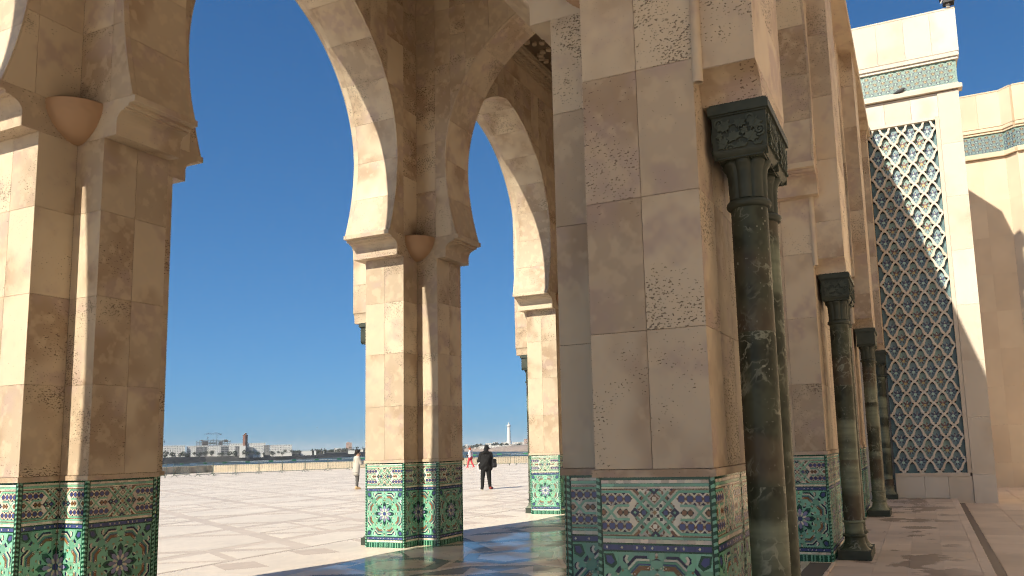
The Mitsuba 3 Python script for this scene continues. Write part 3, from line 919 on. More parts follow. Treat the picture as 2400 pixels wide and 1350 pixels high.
put(key + '__frieze_ground', bx(-1.2, XR + .005, LY + .01, LY + .2, 10.186, 10.79), 'faience', color=np.tile((0.20, 0.30, 0.27), (8, 1)))
st(-1.2, XR + .05, LY - .05, LY + .2, 10.792, 10.86, 'moulding'); st(-1.2, XR + .08, LY - .09, LY + .2, 10.862, 10.96, 'cornice')
for x0, x1 in ((-1.2, -.35), (-.35, .3), (.3, .92), (.92, XR + .09)):
    st(x0 + .002, x1 - .002, LY - .075, LY + .2, 10.985, 12.1, 'parapet_slab')
st(-1.2, XR + .075, LY - .06, 23.1, 10.961, 10.984, 'parapet_joint')
put(key + '__coping', ext(blk.buffer(.05, join_style=2).union(sbox(-1.2, LY - .085, XR + .10, LY + .3)), 12.1, 12.14, (0, 0, 0), (1, 0, 0), (0, 1, 0)), 'court_stone', uv=(.5, .5))


def colmesh(items):
    """items: (poly, h0, h1, rgb) in (x, z); h grows towards -y (the viewer)"""
    ms, cs = [], []
    for g, h0, h1, c in items:
        for q in polys(g):
            m = ext(q, h0, h1, (0, 0, 0), (1, 0, 0), (0, 0, 1))
            ms.append(m); cs.append(np.tile(c, (len(m[0]), 1)))
    v, f = cat(ms)
    return v, f, np.vstack(cs)


def ell(cx, cz, rx, rz, a=0, n=12):
    return affinity.translate(affinity.rotate(Polygon([(rx * math.cos(t), rz * math.sin(t)) for t in np.linspace(0, 2 * math.pi, n + 1)[:-1]]), a, origin=(0, 0)), cx, cz)


def palmette(kind, s=1.0):
    blue, tq, dk = (0.20, 0.30, 0.33), (0.25, 0.37, 0.34), (0.035, 0.04, 0.05)
    ctr = (0.46, 0.36, 0.17) if kind else (0.42, 0.58, 0.52)
    brn = (0.15, 0.085, 0.085) if kind else (0.075, 0.08, 0.14)
    body = unary_union([ell(0, .05, .11, .17), ell(-.105, -.03, .06, .05, 20), ell(.105, -.03, .06, .05, -20), ell(0, -.11, .075, .085), ell(-.06, -.07, .06, .05), ell(.06, -.07, .06, .05)])
    it = [(body, 0, .012, tq if kind else blue), (ell(0, -.11, .05, .06), .012, .018, blue)]
    for a, x in ((0, 0), (38, -.048), (-38, .048)):
        it.append((ell(x, .03 if a else .055, .022, .055, a), .012, .022, brn))
    it += [(ell(0, -.025, .036, .034), .012, .026, ctr), (ell(0, .05, .010, .03), .022, .026, (0.5, 0.5, 0.42)),
           (ell(-.065, -.03, .03, .012, 25), .012, .02, brn), (ell(.065, -.03, .03, .012, -25), .012, .02, brn), (ell(-.03, -.085, .012, .03, -20), .018, .024, brn), (ell(.03, -.085, .012, .03, 20), .018, .024, brn)]
    v, f, c = colmesh(it)
    return v * s, f, c


CW, CH = 0.396, 0.5485                           # lattice cell
pal = [palmette(k) for k in (0, 1)]
pal_ply = [mikit.ply((m[0] * K, m[1]), 'faience', color=m[2]) for m in pal]
put(key + '__tile_ground', bx(PL_, PR_, LY + .126, LY + .199, PB, PT_), 'faience', color=np.tile((0.020, 0.024, 0.024), (8, 1)))


def s_bar(flip):
    """one bar of the ogee lattice: from (0,0) up and across to (-CW/2, CH/2) (flip: to the right)"""
    a, b = np.array([0.0, 0.0]), np.array([-CW / 2, CH / 2])
    t = np.linspace(0, 1, 17)
    d = (b - a); nrm = np.array([-d[1], d[0]]) / np.hypot(*d)
    off = -0.015 * np.sin(2 * np.pi * t)
    pts = a + t[:, None] * d - off[:, None] * nrm
    g = LineString(pts).buffer(0.0235, cap_style=2, join_style=1)
    for tt, sd in ((.30, 1), (.40, 1), (.30, -1)):
        i = int(tt * 16)
        q = pts[i] + nrm * sd * 0.020
        g = g.union(affinity.rotate(sbox(q[0] - .017, q[1] - .017, q[0] + .017, q[1] + .017), 20 if flip else -20, origin=tuple(q)))
    g = g.union(Polygon([tuple(p) for p in (pts[0] + nrm * .03 - d * .02, pts[0] - nrm * .03 - d * .02, pts[1] - nrm * .03, pts[1] + nrm * .03)]).buffer(0))
    if flip:
        g = affinity.scale(g, -1, 1, origin=(0, 0))
    return g.simplify(.002)


bars = [s_bar(False), s_bar(True)]
bar_ply = [mikit.ply(tuple([ext(b, -.065 - .004 * i, 0.0 - .004 * i, (0, 0, 0), (1, 0, 0), (0, 0, 1))[0] * K, ext(b, -.10, 0, (0, 0, 0), (1, 0, 0), (0, 0, 1))[1]]), 'court_stone', uv=np.tile((.35 + .2 * i, .5), (len(ext(b, -.1, 0, (0, 0, 0), (1, 0, 0), (0, 0, 1))[0]), 1))) for i, b in enumerate(bars)]
clip = sbox(PL_, PB, PR_, PT_)
xs0 = PL_ + CW * 0.52
for i in range(-1, 5):
    for j in range(-1, 18):
        for half in (0, 1):
            cx_, cz_ = xs0 + (i + half * .5) * CW, PB + .30 + (j + half * .5) * CH
            fl_ = sbox(cx_ - .13, cz_ - .18, cx_ + .13, cz_ + .2)
            if clip.contains(fl_):
                k2 = uniq(key + '__flower_tile')
                scene[k2] = {**pal_ply[half], 'to_world': T().translate([cx_ * K, (LY + .125) * K, (cz_ - .02) * K])}
            elif clip.intersects(affinity.translate(fl_, 0, 0)):
                v, f, c = pal[half]
                m = trimesh.Trimesh(v + [cx_, LY + .125, cz_ - .02], f, process=False)
                for org, nn in (((PL_, 0, 0), (1, 0, 0)), ((PR_, 0, 0), (-1, 0, 0)), ((0, 0, PB), (0, 0, 1)), ((0, 0, PT_), (0, 0, -1))):
                    if len(m.faces):
                        m = m.slice_plane(org, nn)
                if len(m.faces) > 4:
                    put(key + '__flower_tile', m, 'faience', color=np.tile((0.13, 0.22, 0.24), (len(m.vertices), 1)))
            bx_, bz_ = cx_, cz_ - CH / 2            # node under the cell
            for s in (0, 1):
                g = affinity.translate(bars[s], bx_, bz_)
                if clip.buffer(.002).contains(g):
                    k2 = uniq(key + '__lattice_bar')
                    scene[k2] = {**bar_ply[s], 'to_world': T().translate([bx_ * K, LY * K + .012, bz_ * K])}
                elif clip.intersects(g):
                    for q in polys(g.intersection(clip)):
                        if q.area > 4e-4:
                            put(key + '__lattice_bar', ext(q, -.065 - .004 * s, -.004 * s, (0, LY + .0107, 0), (1, 0, 0), (0, 0, 1)), 'court_stone', uv=(.4, .5))
fs = 1.0
pf = [palmette(k, fs) for k in (0, 1)]
pf_ply = [mikit.ply((m[0] * K, m[1]), 'faience', color=m[2] * np.array([1.0, 1.0, .9])) for m in pf]
for i in range(-6, 9):
    for j in range(4):
        for half in (0, 1):
            cx_, cz_ = .02 + (i + half * .5) * .195, 10.26 + (j + half * .5) * .172
            if -1.15 < cx_ < XR - .05 and cz_ < 10.72:
                k2 = uniq(key + '__frieze_tile')
                scene[k2] = {**pf_ply[half], 'to_world': T().translate([cx_ * K, (LY + .012) * K, cz_ * K]).scale([.66, 1, .50])}


# adjoining court wall with the same mouldings
key = say(uniq('court_wall'), 'plain sunlit court wall at the far right with a narrow green tile frieze', 'wall')
def wall_run(x0, y0, x1, y1):
    d = np.array([x1 - x0, y1 - y0]); Ln = np.hypot(*d); d /= Ln
    U = np.array([d[0], d[1], 0.0]); O = np.array([x0, y0, 0.0])
    n_ = max(1, round(Ln / 0.62))
    zz = [-.13, .62, 1.75, 2.9, 4.05, 5.2, 6.35, 7.5, 8.65, 10.0]
    for i in range(n_):
        for z0, z1 in zip(zz[:-1], zz[1:]):
            u0, u1 = i * Ln / n_, (i + 1) * Ln / n_
            put(key + '__stone_slab', ext(sbox(u0 + .0008, z0 + .0008, u1 - .0008, z1 - .0008), -.02, 0, O, U, ZA), 'court_wall_stone', uv=r2())
        put(key + '__parapet_slab', ext(sbox(i * Ln / n_ + .002, 10.985, (i + 1) * Ln / n_ - .002, 12.1), -.02, .075, O, U, ZA), 'court_wall_stone', uv=r2())
    for z0, z1, h in ((10.02, 10.13, .10), (10.132, 10.185, .03), (10.792, 10.86, .05), (10.862, 10.96, .09), (12.1, 12.14, .09)):
        put(key + '__moulding', ext(sbox(0, z0, Ln, z1), -.02, h, O, U, ZA), 'court_wall_stone', uv=(.5, .5))
    gm = ext(sbox(0, 10.186, Ln, 10.79), -.02, -.008, O, U, ZA)
    put(key + '__frieze_ground', gm, 'faience', color=np.tile((0.20, 0.31, 0.26), (len(gm[0]), 1)))
    ms, cs = [], []
    for i in range(int(Ln / .195) + 1):
        for j in range(4):
            for half in (0, 1):
                u, z = .07 + (i + half * .5) * .195, 10.26 + (j + half * .5) * .172
                if u < Ln - .05 and z < 10.73:
                    v, f, c = pf[half]
                    v = v * [.66, 1, .50]
                    ms.append((O + (u + v[:, :1]) * U + (z + v[:, 2:]) * ZA + (-v[:, 1:2] - .008) * np.cross(U, ZA), f)); cs.append(c * .75)
    if ms:
        say(put(key + '__frieze_tiles', cat(ms), 'faience', color=np.vstack(cs)), kind='stuff')
wall_run(-1.0, 27.9, 2.95, 27.9); wall_run(2.95, 27.9, 3.25, 27.6); wall_run(3.25, 27.6, 7.35, 27.6)
put(key + '__core', cat([bx(-1.0, 7.35, 27.92, 28.9, -.13, 12.1), bx(3.26, 7.35, 27.62, 27.93, -.13, 12.1)]), 'mortar')

# the mosque hall that closes the court on the right, outside the frame
key = say(uniq('mosque_hall'), 'long cream hall wall closing the court on the right, outside the frame', 'building')
for i in range(22):
    put(key + '__wall_bay', bx(7.4, 8.0, -38 + i * 3.0, -35 + i * 3.0 - .01, -.13, 22), 'hall_stone')
put(key + '__plinth', bx(7.3, 7.4, -38, 28, -.13, .6), 'court_stone', uv=(.5, .5))

# floodlight on the parapet corner
key = say(uniq('floodlight'), 'black floodlight with pale glass on the corner of the lattice wall parapet', 'floodlight')
fx, fy, fz = 1.36, LY - .06, 12.14
put(key + '__housing', bx(fx - .10, fx + .16, fy - .16, fy + .10, fz + .09, fz + .42), 'black_metal')
put(key + '__glass', bx(fx + .0, fx + .10, fy - .168, fy - .158, fz + .13, fz + .40), 'lamp_glass')
put(key + '__hood', bx(fx + .115, fx + .175, fy - .25, fy - .158, fz + .08, fz + .43), 'black_metal')
put(key + '__bracket', cat([bx(fx - .03, fx + .05, fy - .06, fy + .04, fz, fz + .092), tube([(fx - .15, fy - .1, fz + .10), (fx - .08, fy - .12, fz + .25)], .016)]), 'pale_metal')
put(key + '__arm', tube([(fx - .17, fy - .05, fz + .2), (fx - .08, fy - .05, fz + .22)], .04), 'black_metal')

# ------------------------------------------------------------------ floors
key = say(uniq('ground'), kind='structure')
put(key, bx(-240, 120, -160, 68, -1.0, -.135), 'ground_bed', exact=True)
# plaza
XE = -7.30
pk = say('plaza', kind='structure')
wl = np.array([(-58.5, 30.0), (-56.6, 46.0), (-56, 52), (-44.8, 58.1), (-33.7, 67.5), (-12, 86.4)])
plz = Polygon([(XE, -60), (XE, 90), (-10, 90)] + [tuple(p) for p in wl[::-1]] + [(-62, -60)])
zz = ext(plz, -.13, -.006, (0, 0, 0), (1, 0, 0), (0, 1, 0))
put('plaza', zz, 'plaza_marble', uv=(.8, .5), exact=True)
lines = []
Dk, BWD = 2.55, 0.15
for deg in (0, 60, 120):
    n0 = np.array([math.cos(math.radians(deg)), math.sin(math.radians(deg))]); t0 = np.array([-n0[1], n0[0]])
    for k in range(-45, 75):
        c = np.array([-9.08, 8.9]) + n0 * (k + .5) * Dk
        lines.append(LineString([c - t0 * 130, c + t0 * 130]).buffer(BWD, cap_style=2))
rotl = unary_union([g.intersection(sbox(-75, -5, 0, 100)) for g in lines])
# a rhombus star inside each hexagon: dark strips that part six lozenges
stars = []
for i in range(-20, 30):
    for j in range(-30, 40):
        c = np.array([-9.08, 8.9]) + Dk * (i * np.array([1.0, math.tan(math.radians(30))]) + j * np.array([0, 2 / math.sqrt(3)]))
        if -60 < c[0] < -9 and 4 < c[1] < 60 and (i + 2 * j) % 3 == 0:
            for q in range(3):
                d = np.array([math.cos(math.radians(90 + 60 * q)), math.sin(math.radians(90 + 60 * q))]) * 1.3
                stars.append(LineString([c - d, c + d]).buffer(.075, cap_style=2))
rotl = unary_union([rotl] + stars)
vis = Polygon([(-9.10, 5), (-9.10, 19), (-9.3, 34), (-14, 60), (-30, 60), (-52, 53), (-52, 30), (-22, 9)])
whites = [q for q in polys(plz.intersection(sbox(-64, 3, -9.10, 82)).difference(rotl))]
def near(q):
    c = q.centroid
    return math.hypot(c.x, c.y) / (1 + q.area * .2)
whites.sort(key=near)
got = []
for n_, q in enumerate(whites):
    q = q.buffer(-.0022, join_style=2)
    for r in polys(q):
        if r.area < .01:
            continue
        m = ext(r, -.02, 0.0, (0, 0, 0), (1, 0, 0), (0, 1, 0))
        if n_ < 280:
            put('plaza__paving_slab', m, 'plaza_marble', uv=(float(rng.uniform(0, .16)), float(rng.uniform(0, 1))))
        else:
            got.append(m)
if got:
    v, f = cat(got)
    say(put('plaza__far_paving', (v, f), 'plaza_marble', uv=(.06, .5)), kind='stuff')
# the band slabs between the white pieces lie level with them, a hair lower, with their own joints
seg = []
for q in polys(rotl.intersection(plz).intersection(sbox(-64, 3, -9.10, 82)).buffer(-.0022)):
    seg.append(ext(q, -.02, -.002, (0, 0, 0), (1, 0, 0), (0, 1, 0)))
if seg:
    say(put('plaza__band_paving', cat(seg), 'plaza_marble', uv=(.68, .3)), kind='stuff')
# border strip beside the arcade: pale slabs with beige diamonds and a straight joint
for i, y in enumerate(np.arange(2.0, 24.0, 1.48)):
    q = sbox(-9.07, y, XE, y + 1.48)
    dmd = Polygon([(-9.07, y + .55), (-8.72, y + .98), (-8.10, y + .62), (-8.45, y + .2)]).intersection(q)
    put('plaza__border_slab', ext(q.difference(dmd).buffer(-.002, join_style=2), -.02, 0.0005, (0, 0, 0), (1, 0, 0), (0, 1, 0)), 'plaza_marble', uv=(float(rng.uniform(0, .2)), float(rng.uniform(0, 1))))
    for d in polys(dmd.buffer(-.002, join_style=2)):
        put('plaza__border_slab', ext(d, -.02, 0.0005, (0, 0, 0), (1, 0, 0), (0, 1, 0)), 'plaza_marble', uv=(.85, float(rng.uniform(0, 1))))
put('plaza__joint', bx(-9.096, -9.074, 2, 24, -.02, -.003), 'dark_band')
# gallery floor
say('gallery_floor', kind='structure')
GX0, GX1 = XE, -1.12
put('gallery_floor', bx(GX0, GX1, -30, 21.6, -.13, -.006), 'gallery_marble', uv=(.3, .5), exact=True)
def gal(poly, tone):
    for q in polys(poly.buffer(-.002, join_style=2)):
        if q.area > .004:
            put('gallery_floor__marble_slab', ext(q, -.02, 0.0, (0, 0, 0), (1, 0, 0), (0, 1, 0)), 'gallery_marble', uv=(tone, float(rng.uniform(0, 1))))
for b, yc in enumerate((yL + hS, yM + hS, yP + hS)):
    xc = XL + hG
    area = sbox(GX0, yc - hS, GX1, yc + hS)
    rest = area
    def layer(g, tone):
        global rest
        g = g.intersection(rest)
        gal(g, tone); rest = rest.difference(g)
    def oct_(r, rot=22.5):
        return Polygon([(xc + r * math.cos(math.radians(rot + 45 * k)), yc + r * math.sin(math.radians(rot + 45 * k))) for k in range(8)])
    def star(r, ri):
        return Polygon([(xc + (r if k % 2 == 0 else ri) * math.cos(math.radians(22.5 * k)), yc + (r if k % 2 == 0 else ri) * math.sin(math.radians(22.5 * k))) for k in range(16)])
    layer(oct_(.5), .95); layer(star(1.05, .6), .05); layer(oct_(1.15, 0), .95); layer(oct_(1.30, 0), .05)
    for k in range(8):
        a = math.radians(45 * k + 22.5); ca, sa = math.cos(a), math.sin(a)
        pt = lambda r, t: (xc + r * ca - t * sa, yc + r * sa + t * ca)
        hexa = Polygon([pt(1.42, 0), pt(1.75, -.42), pt(2.18, -.42), pt(2.42, 0), pt(2.18, .42), pt(1.75, .42)])
        layer(hexa, .4 if k % 2 else .05); layer(hexa.buffer(.19, join_style=2), .95); layer(hexa.buffer(.25, join_style=2), .35)
    for k in range(8):
        a = math.radians(45 * k); ca, sa = math.cos(a), math.sin(a)
        pt = lambda r, t: (xc + r * ca - t * sa, yc + r * sa + t * ca)
        layer(Polygon([pt(1.8, 0), pt(2.3, -.5), pt(3.4, -.5), pt(3.4, .5), pt(2.3, .5)]), .1)
        layer(Polygon([pt(1.5, 0), pt(2.2, -.75), pt(3.6, -.75), pt(3.6, .75), pt(2.2, .75)]), .92)
    layer(oct_(3.0), .4)
    layer(area, .12)
# platform in front of the court arcade
say('court_terrace', kind='structure')
put('court_terrace', bx(GX1, .58, -30, 21.66, -.13, -.006), 'court_floor', uv=(.5, .5), exact=True)
cols = [-1.10, -.66, -.288, .08, .455]
for ci, (x0, x1) in enumerate(zip(cols[:-1], cols[1:])):
    y = 6.0 + .31 * (ci % 2)
    while y < 21.6:
        L_ = .62
        put('court_terrace__paving_slab', bx(x0 + .0022, x1 - .0022, y + .0022, min(y + L_, 21.65) - .0022, -.02, 0), 'court_floor', uv=r2())
        y += L_
for y in np.arange(6, 21.4, .9):
    put('court_terrace__edge_slab', bx(.457, .578, y + .002, min(y + .9, 21.65) - .002, -.02, .001), 'court_floor', uv=(.1, .5))
put('court_terrace__dark_inlay', bx(-1.40, -1.14, 6.3, 10.55, -.02, .0012), 'dark_band')
put('court_terrace__pale_edge', bx(-1.138, -1.102, 6.2, 10.55, -.02, .014), 'court_floor', uv=(0, .5))
say('court_ground', kind='structure')
put('court_ground', bx(.582, 60, -60, 27.95, -.30, -.107), 'court_floor', uv=(.4, .5), exact=True)
put('court_ground__dark_inlay', bx(.60, .725, 3, 21.6, -.12, -.099), 'dark_band')
for i in range(5):
    x0 = .73 + i * .62
    y = 5.0 + .5 * (i % 2)
    while y < 27.7:
        if not (x0 < 1.5 and y + 1.1 > 21.6) :
            put('court_ground__paving_slab', bx(x0 + .002, x0 + .616, y + .002, y + 1.098, -.12, -.10), 'court_floor', uv=r2())
        y += 1.1

# ------------------------------------------------------------------ sea wall and quay
key = say(uniq('sea_wall'), 'low pale stone parapet wall along the seaward edge of the plaza', 'wall')
for i, (p0, p1) in enumerate(zip(wl[:-1], wl[1:])):
    d = p1 - p0; Ln = np.hypot(*d); d /= Ln
    U = np.array([d[0], d[1], 0.0]); O = np.array([p0[0], p0[1], 0.0])
    n_ = max(1, int(Ln / 2.2))
    for k in range(n_):
        u0, u1 = Ln * k / n_, Ln * (k + 1) / n_
        put(key + '__wall_block', ext(sbox(u0 + .006, 0.0, u1 - .006, .55), -.4, 0, O, U, ZA), 'seawall_stone', uv=(1.0 if i < 2 else 0.12, .5))
        put(key + '__coping', ext(sbox(u0 + .004, .55, u1 - .004, .60), -.43, .03, O, U, ZA), 'seawall_stone', uv=(.05, .5))
    put(key + '__quay', ext(sbox(-.2, -7, Ln + .2, -.02), -.6, -.02, O, U, ZA), 'seawall_stone', uv=(.9, .5))
say('sea', kind='structure')
ZS = -6.3
gx = 6000.0
put('sea', (np.array([[-gx, -gx, ZS], [gx, -gx, ZS], [gx, gx, ZS], [-gx, gx, ZS]]), np.array([[0, 1, 2], [0, 2, 3]])), 'sea_water', k=1.0, exact=True)

# ------------------------------------------------------------------ crowd barriers
bar_m = {}
BW, BH = 1.78, 0.92
fr = [tube([(.02, 0, .14), (.02, 0, BH), (BW - .02, 0, BH), (BW - .02, 0, .14), (.02, 0, .14)], .021, 6)]
upr = [tube([(.02 + (BW - .04) * i / 13, 0, .15), (.02 + (BW - .04) * i / 13, 0, BH - .01)], .009, 5) for i in range(1, 13)]
foot = lambda x: cat([tube([(x, 0, .20), (x, -.22, .02), (x, -.27, .02)], .018, 6), tube([(x, 0, .20), (x, .22, .02), (x, .27, .02)], .018, 6)])
plate = bx(BW / 2 - .17, BW / 2 + .17, -.014, .014, BH - .06, BH + .045)
mk = lambda m, b: mikit.ply((m[0] * K, m[1]), b)
bp_ = {'frame': mk(fr[0], 'barrier_steel'), 'foot': mk(foot(.12), 'barrier_steel'), 'foot_001': mk(foot(BW - .12), 'barrier_steel'), 'plate': mk(plate, 'green_plate')}
for i, u in enumerate(upr):
    bp_['upright' + (f'_{i:03d}' if i else '')] = mk(u, 'barrier_steel')
nodes = [((-49.9, 39.9), (-48.35, 41.2)), ((-48.2, 41.4), (-48.67, 43.16)), ((-46.3, 41.7), (-46.72, 43.52))]
ln_ = [(-46.02, 42.87), (-45.55, 44.5), (-45.0, 46.2), (-44.35, 47.9), (-43.65, 49.65), (-42.92, 51.45), (-42.2, 53.3), (-41.0, 54.8), (-39.6, 56.0)]
nodes += list(zip(ln_[:-1], ln_[1:])) + [((-36.2, 56.9), (-34.4, 57.4)), ((-34.3, 57.5), (-32.5, 58.2)), ((-32.4, 58.3), (-30.6, 59.0)), ((-30.4, 59.1), (-28.6, 59.8))]
blab = ['green plated crowd barrier farthest left, half hidden by the left pier', 'crowd barrier turned inward in front of the darker wall stretch', 'second turned crowd barrier before the darker wall stretch',
        'first crowd barrier in front of the pale wall, counting from the left', 'second crowd barrier in front of the pale wall', 'third crowd barrier in front of the pale wall', 'fourth crowd barrier in front of the pale wall',
        'fifth crowd barrier in front of the pale wall', 'sixth crowd barrier in front of the pale wall, left of the woman in grey', 'crowd barrier directly behind the woman in the grey cardigan', 'crowd barrier behind the middle pier', 'last crowd barrier hidden by the middle pier',
        'crowd barrier behind the woman in red trousers', 'crowd barrier behind the man in black', 'crowd barrier to the right of the man in black', 'rightmost crowd barrier beside the farthest sunlit pier']
for (a, b), lb in zip(nodes, blab):
    key = say(uniq('crowd_barrier'), lb, 'barrier', 'crowd barriers along the sea wall')
    d = np.subtract(b, a); ang = math.degrees(math.atan2(d[1], d[0])); sc = np.hypot(*d) / BW
    sc = min(1.04, max(.96, sc))
    M = T().translate([a[0] * K, a[1] * K, 0.0]).rotate([0, 0, 1], ang).scale([sc, 1, 1])
    for nm, p in bp_.items():
        scene[f'{key}__{nm}'] = {**p, 'to_world': M}


# ------------------------------------------------------------------ people
def sph(p, r):
    return m3.Manifold.sphere(r, 14).translate([float(x) for x in p])


def chain(*jr):
    out = []
    for (p, r), (q, s) in zip(jr[:-1], jr[1:]):
        out.append(m3.Manifold.hull(sph(p, r) + sph(q, s)))
    return out


def body(parts, fine=.025, it=6):
    m = m3.Manifold.batch_boolean(parts, m3.OpType.Add) if len(parts) > 1 else parts[0]
    m = m.refine_to_length(fine)
    k = m.to_mesh()
    t = trimesh.Trimesh(k.vert_properties[:, :3], k.tri_verts, process=True)
    trimesh.smoothing.filter_taubin(t, lamb=.5, nu=.52, iterations=it)
    return t


def hand(wr, dirv, side, curl=.5):
    """five finger hand; dirv: pointing direction of the fingers, side: direction of the thumb"""
    d = np.array(dirv, float); d /= np.linalg.norm(d); s = np.array(side, float); s -= d * (s @ d); s /= np.linalg.norm(s); n = np.cross(d, s)
    w = np.array(wr, float)
    P_ = [m3.Manifold.hull(sph(w + s * .016, .017) + sph(w - s * .016, .016) + sph(w + d * .085 + s * .028, .014) + sph(w + d * .078 - s * .030, .013))]
    for i, (o, L_) in enumerate(((.028, .072), (.010, .080), (-.010, .074), (-.028, .058))):
        b = w + d * .08 + s * o
        k1 = b + (d * math.cos(curl * .6) + n * math.sin(curl * .6)) * L_ * .5
        k2 = k1 + (d * math.cos(curl * 1.6) + n * math.sin(curl * 1.6)) * L_ * .5
        P_ += chain((b - d * .015, .0105), (k1, .0095), (k2, .008))
    b = w + d * .025 + s * .026
    P_ += chain((b, .013), (b + d * .03 + s * .028, .011), (b + d * .058 + s * .030 + n * .012, .009))
    return P_


def person(key, label, x, y, face, fig):
    """fig(parts dict name -> (list of manifolds, material)); local axes: x right, y forward"""
    key = say(uniq(key), label, 'person')
    c, s = math.cos(face), math.sin(face)
    for nm, (ps, mat, fine) in fig.items():
        t = body(ps, fine) if fine else trimesh.util.concatenate([trimesh.Trimesh(q.to_mesh().vert_properties[:, :3], q.to_mesh().tri_verts) for q in ps])
        v = np.asarray(t.vertices)
        v = np.stack([x * K + c * v[:, 0] - s * v[:, 1], y * K + s * v[:, 0] + c * v[:, 1], v[:, 2]], 1)
        put(f'{key}__{nm}', (v, t.faces), mat, smooth=True, k=1.0)
    return key


def skel(hip=.93, sh=1.42, head=1.60, lf=(-.11, 0, .06), rf=(.11, 0, .06), lk=None, rk=None, le=(-.26, -.02, 1.13), re=(.26, -.02, 1.13), lw=(-.27, .06, .88), rw=(.27, .06, .88), hd=(0, .02)):
    lk = lk or ((-.10 + lf[0]) / 2, (lf[1]) / 2 + .03, .49); rk = rk or ((.10 + rf[0]) / 2, (rf[1]) / 2 + .03, .49)
    return dict(hip=(0, 0, hip), lh=(-.085, 0, hip - .03), rh=(.085, 0, hip - .03), lk=lk, rk=rk, la=lf, ra=rf, waist=(0, 0, 1.08), chest=(0, 0, 1.28), neck=(0, 0, sh + .06), ls=(-.175, 0, sh), rs=(.175, 0, sh), le=le, re=re, lw=lw, rw=rw, head=(hd[0], hd[1], head))


def nude(j, hands, face=(0, 1)):
    fx_, fy_ = face
    P_ = []
    for s in 'lr':
        P_ += chain((j[s + 'h'], .085), (j[s + 'k'], .052), (j[s + 'a'], .036))
        a = np.array(j[s + 'a'])
        P_ += chain((a + [0, -.04, -.01], .035), (a + [0, .13, -.02], .028))
        P_ += chain((j[s + 's'], .052), (j[s + 'e'], .038), (j[s + 'w'], .027))
        P_ += chain((j[s + 's'], .055), (j['chest'], .10))
    P_ += chain((j['hip'], .12), (j['waist'], .105), (j['chest'], .115), (j['neck'], .055))
    h = np.array(j['head'])
    f = np.array([fx_, fy_, 0.0]); r = np.array([fy_, -fx_, 0.0])
    P_ += chain((j['neck'], .052), (h + [0, 0, -.08], .055))
    P_.append(m3.Manifold.hull(sph(h + [0, 0, .045] - f * .012, .088) + sph(h + f * .055 + [0, 0, -.085], .036) + sph(h + f * .062 + [0, 0, .02], .042) + sph(h + r * .03 + f * .03 + [0, 0, -.04], .045) + sph(h - r * .03 + f * .03 + [0, 0, -.04], .045)))
    P_ += chain((h + f * .098 + [0, 0, .02], .011), (h + f * .118 + [0, 0, -.022], .014))       # nose
    P_ += chain((h + f * .092 - r * .02 + [0, 0, -.062], .010), (h + f * .092 + r * .02 + [0, 0, -.062], .010))   # mouth
    for s in (-1, 1):
        P_.append(m3.Manifold.hull(sph(h + r * .088 * s + [0, 0, .015], .014) + sph(h + r * .086 * s + [0, 0, -.025], .010)))
    return P_ + hands


def features(j, face):
    f = np.array([face[0], face[1], 0.0]); r = np.array([face[1], -face[0], 0.0]); h = np.array(j['head'])
    return [sph(h + f * .092 + r * .033 * s + [0, 0, .012], .013) for s in (-1, 1)]


# man in black seen from behind
j = skel(lf=(-.17, -.05, .07), rf=(.16, .05, .07), lk=(-.14, .03, .50), rk=(.12, .06, .50), le=(-.28, .04, 1.14), re=(.25, .10, 1.15), lw=(-.25, .20, .98), rw=(.10, .26, 1.18), hd=(.035, .05))
fc = (.62, .78)
H_ = hand(j['lw'], (.2, .5, -.8), (1, .2, 0), .9) + hand(j['rw'], (-.9, .3, .2), (0, .2, 1), .9)
jk = []
for s in 'lr':
    jk += chain((j[s + 's'], .095), (j[s + 'e'], .083), (tuple(np.array(j[s + 'w']) * .9 + np.array(j[s + 'e']) * .1), .055))
jk += [m3.Manifold.hull(sph((-.15, 0, 1.40), .09) + sph((.15, 0, 1.40), .09) + sph((-.19, 0, .86), .10) + sph((.17, 0, .84), .10) + sph((0, -.07, 1.1), .14))]
hood = [m3.Manifold.hull(sph((-.09, -.07, 1.47), .075) + sph((.07, -.07, 1.47), .07) + sph((-.02, -.10, 1.54), .06))]
tr = []
for s in 'lr':
    tr += chain((j[s + 'h'], .118), (j[s + 'k'], .088), (j[s + 'a'], .062))
tr += chain((j['hip'], .15), ((0, -.01, .86), .14))
hatm = [m3.Manifold.hull(sph(np.array(j['head']) + [0, -.01, .075], .098) + sph(np.array(j['head']) + [0, 0, .03], .104)), m3.Manifold.cylinder(.022, .155, .125, 20).rotate([8, -10, 0]).translate([j['head'][0] + .03, j['head'][1] + .03, j['head'][2] + .018])]
sh = []
shl = chain((np.array(j['la']) + [0, -.05, -.015], .050), (np.array(j['la']) + [-.02, .15, -.028], .040))
shr = chain((np.array(j['ra']) + [0, -.05, -.015], .050), (np.array(j['ra']) + [.10, .12, -.028], .042))
man_x, man_y = -14.51, 25.95
az = math.atan2(man_y, man_x) - math.pi / 2          # facing straight away from the viewer
person('person', 'person in black jacket, trousers and bucket hat seen from behind on the plaza', man_x, man_y, az + .12,
       {'body': (nude(j, H_, fc), 'skin', .022), 'jacket': (jk, 'black_cloth', .03), 'hood': (hood, 'black_cloth', .03), 'trousers': (tr, 'black_cloth', .03), 'hat': (hatm, 'black_cloth', .03), 'shoe': (shl, 'black_cloth', .02), 'shoe_001': (shr, 'red_shoe', .02)})


def attach(key, label, cat_, x, y, face, fig):
    person(key, label, x, y, face, fig)
    labels[[k for k in labels if k.startswith(key)][-1]]['category'] = cat_


